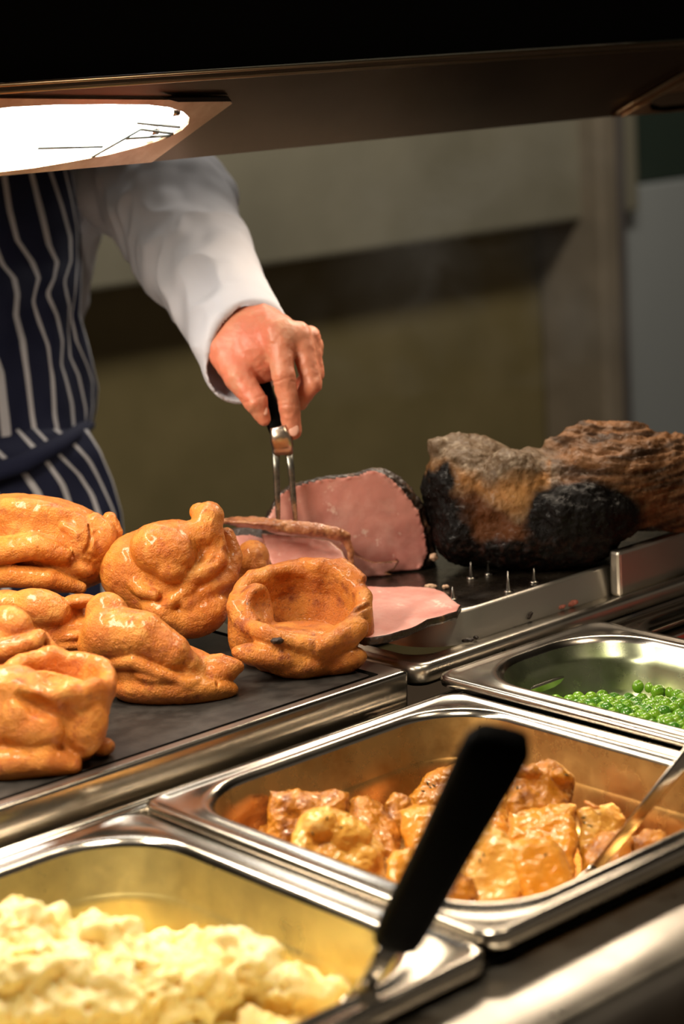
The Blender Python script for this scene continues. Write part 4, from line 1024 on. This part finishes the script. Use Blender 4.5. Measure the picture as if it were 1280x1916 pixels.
tag(person, 'chef in a white jacket and navy striped apron holding a carving fork', 'person')
nail = mat('fingernail', (.74, .40, .30), .3, coat=.4)
for c_, r_, a_ in (((549, 804, 19.5), (10.5, 13, 4.0), -8), ((492, 766, 22.0), (8.5, 13, 4.5), -28)):
    b_ = blob('fingernail', [('ell', 0, c_, r_, a_)], TH, (c_[0]-16, c_[1]-18, c_[2]-8), (c_[0]+16, c_[1]+18, c_[2]+8), 1.3, nail, person)
for s_ in (-1, 1):
    v, f_ = loft([[tuple(np.array(B(s_*.032+.012*math.cos(a)*k, .108+.004*(1-k), 1.668+.010*math.sin(a)*k))) for a in np.linspace(0, 2*math.pi, 12, endpoint=False)] for k in (1, .6, .2)]); mk('eye', v, f_, mat('eye_white', (.7, .7, .68), .3) if 'eye_white' not in MATS else MATS['eye_white'], person)
hair = blob('hair', [('ell', 0, B(0, .012, 1.695), (.088, .105, .10), math.degrees(math.atan2(fwd[1], fwd[0]))-90), ('-half', .01, B(0, .062, 1.66), tuple(-(fwd*.8+np.array([0, 0, -.6]))*-1)), ], 1, cb+np.array([-.2, -.2, 1.5]), cb+np.array([.2, .2, 1.85]), .006, mat('brown_hair', (.05, .03, .018), .6, bump=(200, .5, .003)), person, space='w')

# jacket: torso plus sleeves
TJ = 1.80
zc = lambda t: -(t-TJ)*F/TJ
zw = zc(TH+.04)
slv = [
    ('cap', 0, (170, 120, zc(2.10), 120), (268, 330, zc(1.96), 116)),
    ('cap', 26, (268, 330, zc(1.96), 116), (325, 405, zc(1.90), 110)),
    ('cap', 20, (325, 405, zc(1.90), 110), (452, 630, zw, 88)),
    ('ell', 20, (400, 350, zc(1.94)), (36, 60, 50), -25),
    ('cap', 14, (440, 625, zw, 84), (456, 678, zw+26, 80)),
    ('-half', 5, (478, 668, zw+22), (.42, .22, .88)),
    ('-chain', 3, [(452, 640, zw+5, 78), (458, 680, zw+34, 73), (500, 720, zw+140, 84)]),
    ('-cap', 4, (415, 575, zw-110, 60), (452, 640, zw+5, 78)),
]
def slv_disp(V, N_):
    d = np.array([.45, .72, .5]); a = V@d; x, y, z = V.T
    u = x*.85-y*.52
    q = np.stack([u*.011+.003*a, a*.0045, z*.006], -1); f_ = np.clip((700-y)/120, .12, 1)*np.clip((560-x)/200, .2, 1)
    r1 = np.abs(fbm(q, 2, 91))
    big = np.sin((y*.8+x*.55)*.035+2.0*fbm(V*.008, 2, 97))
    return ((.28-r1)*34+big*5.5)*f_+fbm(V*.015, 2, 99)*3
tmp = blob('slv', slv, TJ, (20, 60, zc(2.28)), (620, 830, zw+130), 5.0, cloth_w, disp=slv_disp, relax=1)
g1_ = raw(tmp)
g2_ = raw(blob('flap', [('cap', 0, (150, 230, zc(2.16), 44), (150, 430, zc(2.14), 40)), ('cap', 16, (150, 430, zc(2.14), 40), (140, 560, zc(2.17), 24)), ('cap', 20, (140, 560, zc(2.17), 20), (138, 640, zc(2.18), 14))], TJ, (60, 150, zc(2.16)-110), (215, 680, zc(2.16)+110), 5.0, cloth_w, disp=lambda V, N_: fbm(V*np.array([.02, .006, .02]), 3, 12)*7))
jk = [bc(B(0, 0, .95), B(0, 0, 1.12), .140, .138, 0), bc(B(-.05, 0, 1.15), B(.05, 0, 1.32), .135, .13, .06), bc(B(-.15, -.01, 1.43), B(.14, -.01, 1.43), .077, .077, .08), bc(B(0, 0, 1.47), B(0, .01, 1.52), .072, .068, .03),
      bc(B(.17, -.01, 1.42), tuple(att(180, 130, 2.09)), .068, .062, .03), bc(B(-.18, -.01, 1.43), B(-.26, .02, 1.17), .064, .056, .04), bc(B(-.26, .02, 1.17), B(-.17, .22, 1.105), .056, .046, .02), ('-cap', .004, (*B(0, .01, 1.53), .058), (*B(0, .02, 1.64), .062))]
g3_ = raw(blob('tor', jk, 1, cb+np.array([-.55, -.55, .75]), cb+np.array([.55, .55, 1.62]), .011, cloth_w, space='w', relax=2, disp=lambda V, N_: fbm(V*np.array([14, 14, 6]), 3, 12)*.006))
V_, F_ = join([g1_, g2_, g3_]); o = mk('jacket', V_, F_, cloth_w, person); o['label'] = 'white cotton chef jacket with rumpled sleeves'
tr = [bc(B(-.06, 0, .95), B(.06, 0, .95), .116, .116, 0), bc(B(-.10, 0, .86), B(-.11, 0, .50), .095, .075), bc(B(-.11, 0, .50), B(-.11, -.02, .09), .075, .068, .02), bc(B(.085, 0, .86), B(.11, 0, .50), .09, .075), bc(B(.11, 0, .50), B(.11, -.02, .09), .075, .068, .02)]
o = blob('trousers', tr, 1, cb+np.array([-.35, -.3, 0]), cb+np.array([.35, .3, 1.12]), .014, mat('dark_trousers', (.012, .012, .015), .8), person, space='w', relax=2)
for s_ in (-1, 1): blob('shoe', [bc(B(s_*.11, -.04, .05), B(s_*.13, .14, .04), .05, .042, 0)], 1, cb+np.array([-.4, -.4, -.001]), cb+np.array([.4, .4, .12]), .009, black_pl, person, space='w')

# apron: a sheet whose printed stripes follow the folds
Zc = lambda L: [(x*.4844, 280+y*.4844) for x, y in L]
STR = [
    [(-300, 300), (-300, 900)],
    [(-230, 300), (-215, 420), (-205, 560), (-215, 700), (-190, 900)],
    [(-150, 300), (-130, 430), (-120, 560), (-120, 700), (-100, 900)],
    [(-62, 300), (-50, 420), (-30, 520), (-30, 620), (0, 697), (10, 790), (22, 890)],
    [(-50, 280), (-30, 400), (0, 495), (24, 522), (31, 552), (27, 590), (41, 638), (48, 697), (58, 774), (68, 827), (65, 862), (68, 900)],
    Zc([(5, 60), (30, 230), (60, 350), (118, 430), (147, 500), (122, 590), (150, 670), (185, 760), (200, 880), (205, 1030), (222, 1120), (240, 1250)]),
    Zc([(110, 60), (150, 220), (185, 370), (220, 440), (210, 500), (180, 560), (215, 640), (235, 740), (228, 830), (250, 900), (270, 980), (277, 1060), (300, 1200)]),
    Zc([(180, 60), (235, 220), (268, 340), (268, 430), (240, 510), (262, 600), (256, 700), (262, 800), (295, 870), (325, 1000), (330, 1100)]),
    Zc([(240, 60), (268, 180), (290, 300), (292, 430), (285, 540), (275, 640), (290, 740), (330, 830), (352, 900), (350, 990), (335, 1100)]),
    Zc([(262, 60), (290, 200), (306, 330), (308, 430), (306, 540), (300, 640), (330, 740), (358, 860), (372, 920), (366, 1000), (340, 1100)]),
]
def sheet(name, strands, y0, y1, zfun, m, par, ny=90, sub=10):
    ys = np.linspace(y0, y1, ny); K = len(strands); us = np.linspace(0, K-1, (K-1)*sub+1)
    X = np.array([np.interp(ys, [p[1] for p in s], [p[0] for p in s]) for s in strands])       # K x ny
    XX = np.array([np.interp(us, np.arange(K), X[:, j]) for j in range(ny)])                      # ny x nu
    YY = np.repeat(ys[:, None], len(us), 1); UU = np.repeat(us[None], ny, 0)
    tt = zfun(XX, YY, UU)
    P = np.stack([XX, YY, np.zeros_like(XX)], -1)
    d = (P[..., 0:1]-640)/F*rt-(P[..., 1:2]-958)/F*up+fw; W_ = (CAM+d*tt[..., None]).reshape(-1, 3)
    nu = len(us); Fc = [[j*nu+i, j*nu+i+1, (j+1)*nu+i+1, (j+1)*nu+i] for j in range(ny-1) for i in range(nu-1)]
    o = mk(name, W_, Fc, m, par)
    uv = o.data.uv_layers.new(name='stripe'); idx = np.array([l.vertex_index for l in o.data.loops])
    uv.data.foreach_set('uv', np.stack([UU.ravel()[idx], (YY.ravel()/1000)[idx]], -1).ravel())
    s = o.modifiers.new('cloth', 'SOLIDIFY'); s.thickness = .0025; s.offset = -1; return o
def stripes(N, L, tc, cur, mix, ramp, nz):
    uvn = N.new('ShaderNodeUVMap'); uvn.uv_map = 'stripe'; sx_ = N.new('ShaderNodeSeparateXYZ'); L.new(uvn.outputs[0], sx_.inputs[0])
    a = N.new('ShaderNodeMath'); a.operation = 'ADD'; a.inputs[1].default_value = .5; L.new(sx_.outputs[0], a.inputs[0])
    b = N.new('ShaderNodeMath'); b.operation = 'FRACT'; L.new(a.outputs[0], b.inputs[0])
    c = N.new('ShaderNodeMath'); c.operation = 'SUBTRACT'; c.inputs[1].default_value = .5; L.new(b.outputs[0], c.inputs[0])
    d = N.new('ShaderNodeMath'); d.operation = 'ABSOLUTE'; L.new(c.outputs[0], d.inputs[0])
    r = N.new('ShaderNodeMapRange'); r.inputs[1].default_value = .115; r.inputs[2].default_value = .085; L.new(d.outputs[0], r.inputs[0])
    return mix(r.outputs[0], cur, (.74, .73, .78, 1))
apron_m = mat('striped_apron', navy, .8, bump=(800, .25, .0006), extra=stripes)
def zbib(x, y, u):
    k = np.clip((x+110)/282, -.995, .995); base_t = 2.19-.185*np.sqrt(1-k*k)
    P = np.stack([x*.011, y*.006, 0*x], -1)
    pull = np.clip((y-700)/150, 0, 1)
    return base_t-.010*fbm(P, 3, 55)-.006*np.sin(u*2.2+y*.012)*np.clip((y-420)/200, 0, 1)-.012*np.sin((y+x*.3)*.035)*np.clip(1-np.abs(y-520)/140, 0, 1)*np.clip((x+50)/150, 0, 1)
ap = sheet('apron', STR, 150, 872, zbib, apron_m, person); ap['label'] = 'navy apron with thin white stripes'
SK = [[(-250, 800), (-250, 1100)], [(-170, 800), (-160, 1100)], [(-100, 800), (-75, 1100)], [(-40, 800), (-30, 880), (5, 960), (10, 1100)],
      Zc([(-40, 1150), (20, 1200), (95, 1250), (150, 1330), (175, 1420), (185, 1700)]), Zc([(60, 1080), (120, 1140), (180, 1205), (235, 1290), (265, 1380), (275, 1700)]), Zc([(130, 1080), (175, 1130), (222, 1180), (300, 1255), (350, 1330), (385, 1430), (400, 1700)]),
      Zc([(180, 1060), (215, 1090), (265, 1125), (340, 1200), (390, 1300), (435, 1400), (460, 1700)]), Zc([(250, 1020), (290, 1040), (330, 1080), (385, 1170), (430, 1280), (462, 1400), (490, 1700)])]
def zsk(x, y, u):
    k = np.clip((x+110)/370, -.995, .995); P = np.stack([x*.012, y*.004, 0*x], -1)
    return 2.21-.205*np.sqrt(1-k*k)-.012*fbm(P, 3, 58)+.02*np.clip((850-y)/60, 0, 1)
sk = sheet('apron_skirt', SK, 805, 1420, zsk, apron_m, person, ny=60)
tie = mk('apron_tie', *tube([unpx(np.array([x, y, zc(t)]), TJ) for x, y, t in ((-120, 905, 1.985), (-30, 890, 1.985), (40, 868, 1.995), (110, 832, 2.03), (150, 806, 2.09), (168, 795, 2.16))], [.010, .010, .010, .009, .008, .006], 8), mat('apron_tie_cloth', navy, .85), person)

# faint steam drifting behind the joints
sm = bpy.data.materials.new('steam'); sm.use_nodes = True; nt = sm.node_tree; nt.nodes.remove(nt.nodes['Principled BSDF'])
vs = nt.nodes.new('ShaderNodeVolumeScatter'); vs.inputs['Color'].default_value = (1, .97, .92, 1); tcn = nt.nodes.new('ShaderNodeTexCoord')
nn = nt.nodes.new('ShaderNodeTexNoise'); nn.inputs['Scale'].default_value = 9; nn.inputs['Detail'].default_value = 4; nn.inputs['Distortion'].default_value = .6; nt.links.new(tcn.outputs['Object'], nn.inputs['Vector'])
mr = nt.nodes.new('ShaderNodeMapRange'); mr.inputs[1].default_value = .50; mr.inputs[2].default_value = .74; mr.inputs[4].default_value = 2.4; nt.links.new(nn.outputs['Fac'], mr.inputs[0])
gr = nt.nodes.new('ShaderNodeTexGradient'); gr.gradient_type = 'SPHERICAL'; mp = nt.nodes.new('ShaderNodeMapping'); mp.inputs['Scale'].default_value = (3.4, 5.5, 3.6); mp.inputs['Location'].default_value = (0, 0, -.6)
nt.links.new(tcn.outputs['Object'], mp.inputs['Vector']); nt.links.new(mp.outputs[0], gr.inputs[0])
mu = nt.nodes.new('ShaderNodeMath'); mu.operation = 'MULTIPLY'; nt.links.new(mr.outputs[0], mu.inputs[0]); nt.links.new(gr.outputs['Fac'], mu.inputs[1]); nt.links.new(mu.outputs[0], vs.inputs['Density'])
nt.links.new(vs.outputs[0], nt.nodes['Material Output'].inputs['Volume'])
v, f_ = box(1.35, 1.95, 1.46, 1.82, .98, 1.50)
o = mk('steam', v, f_, sm, smooth=False); tag(o, 'faint wisps of steam drifting behind the roast joints', 'steam', kind='stuff')
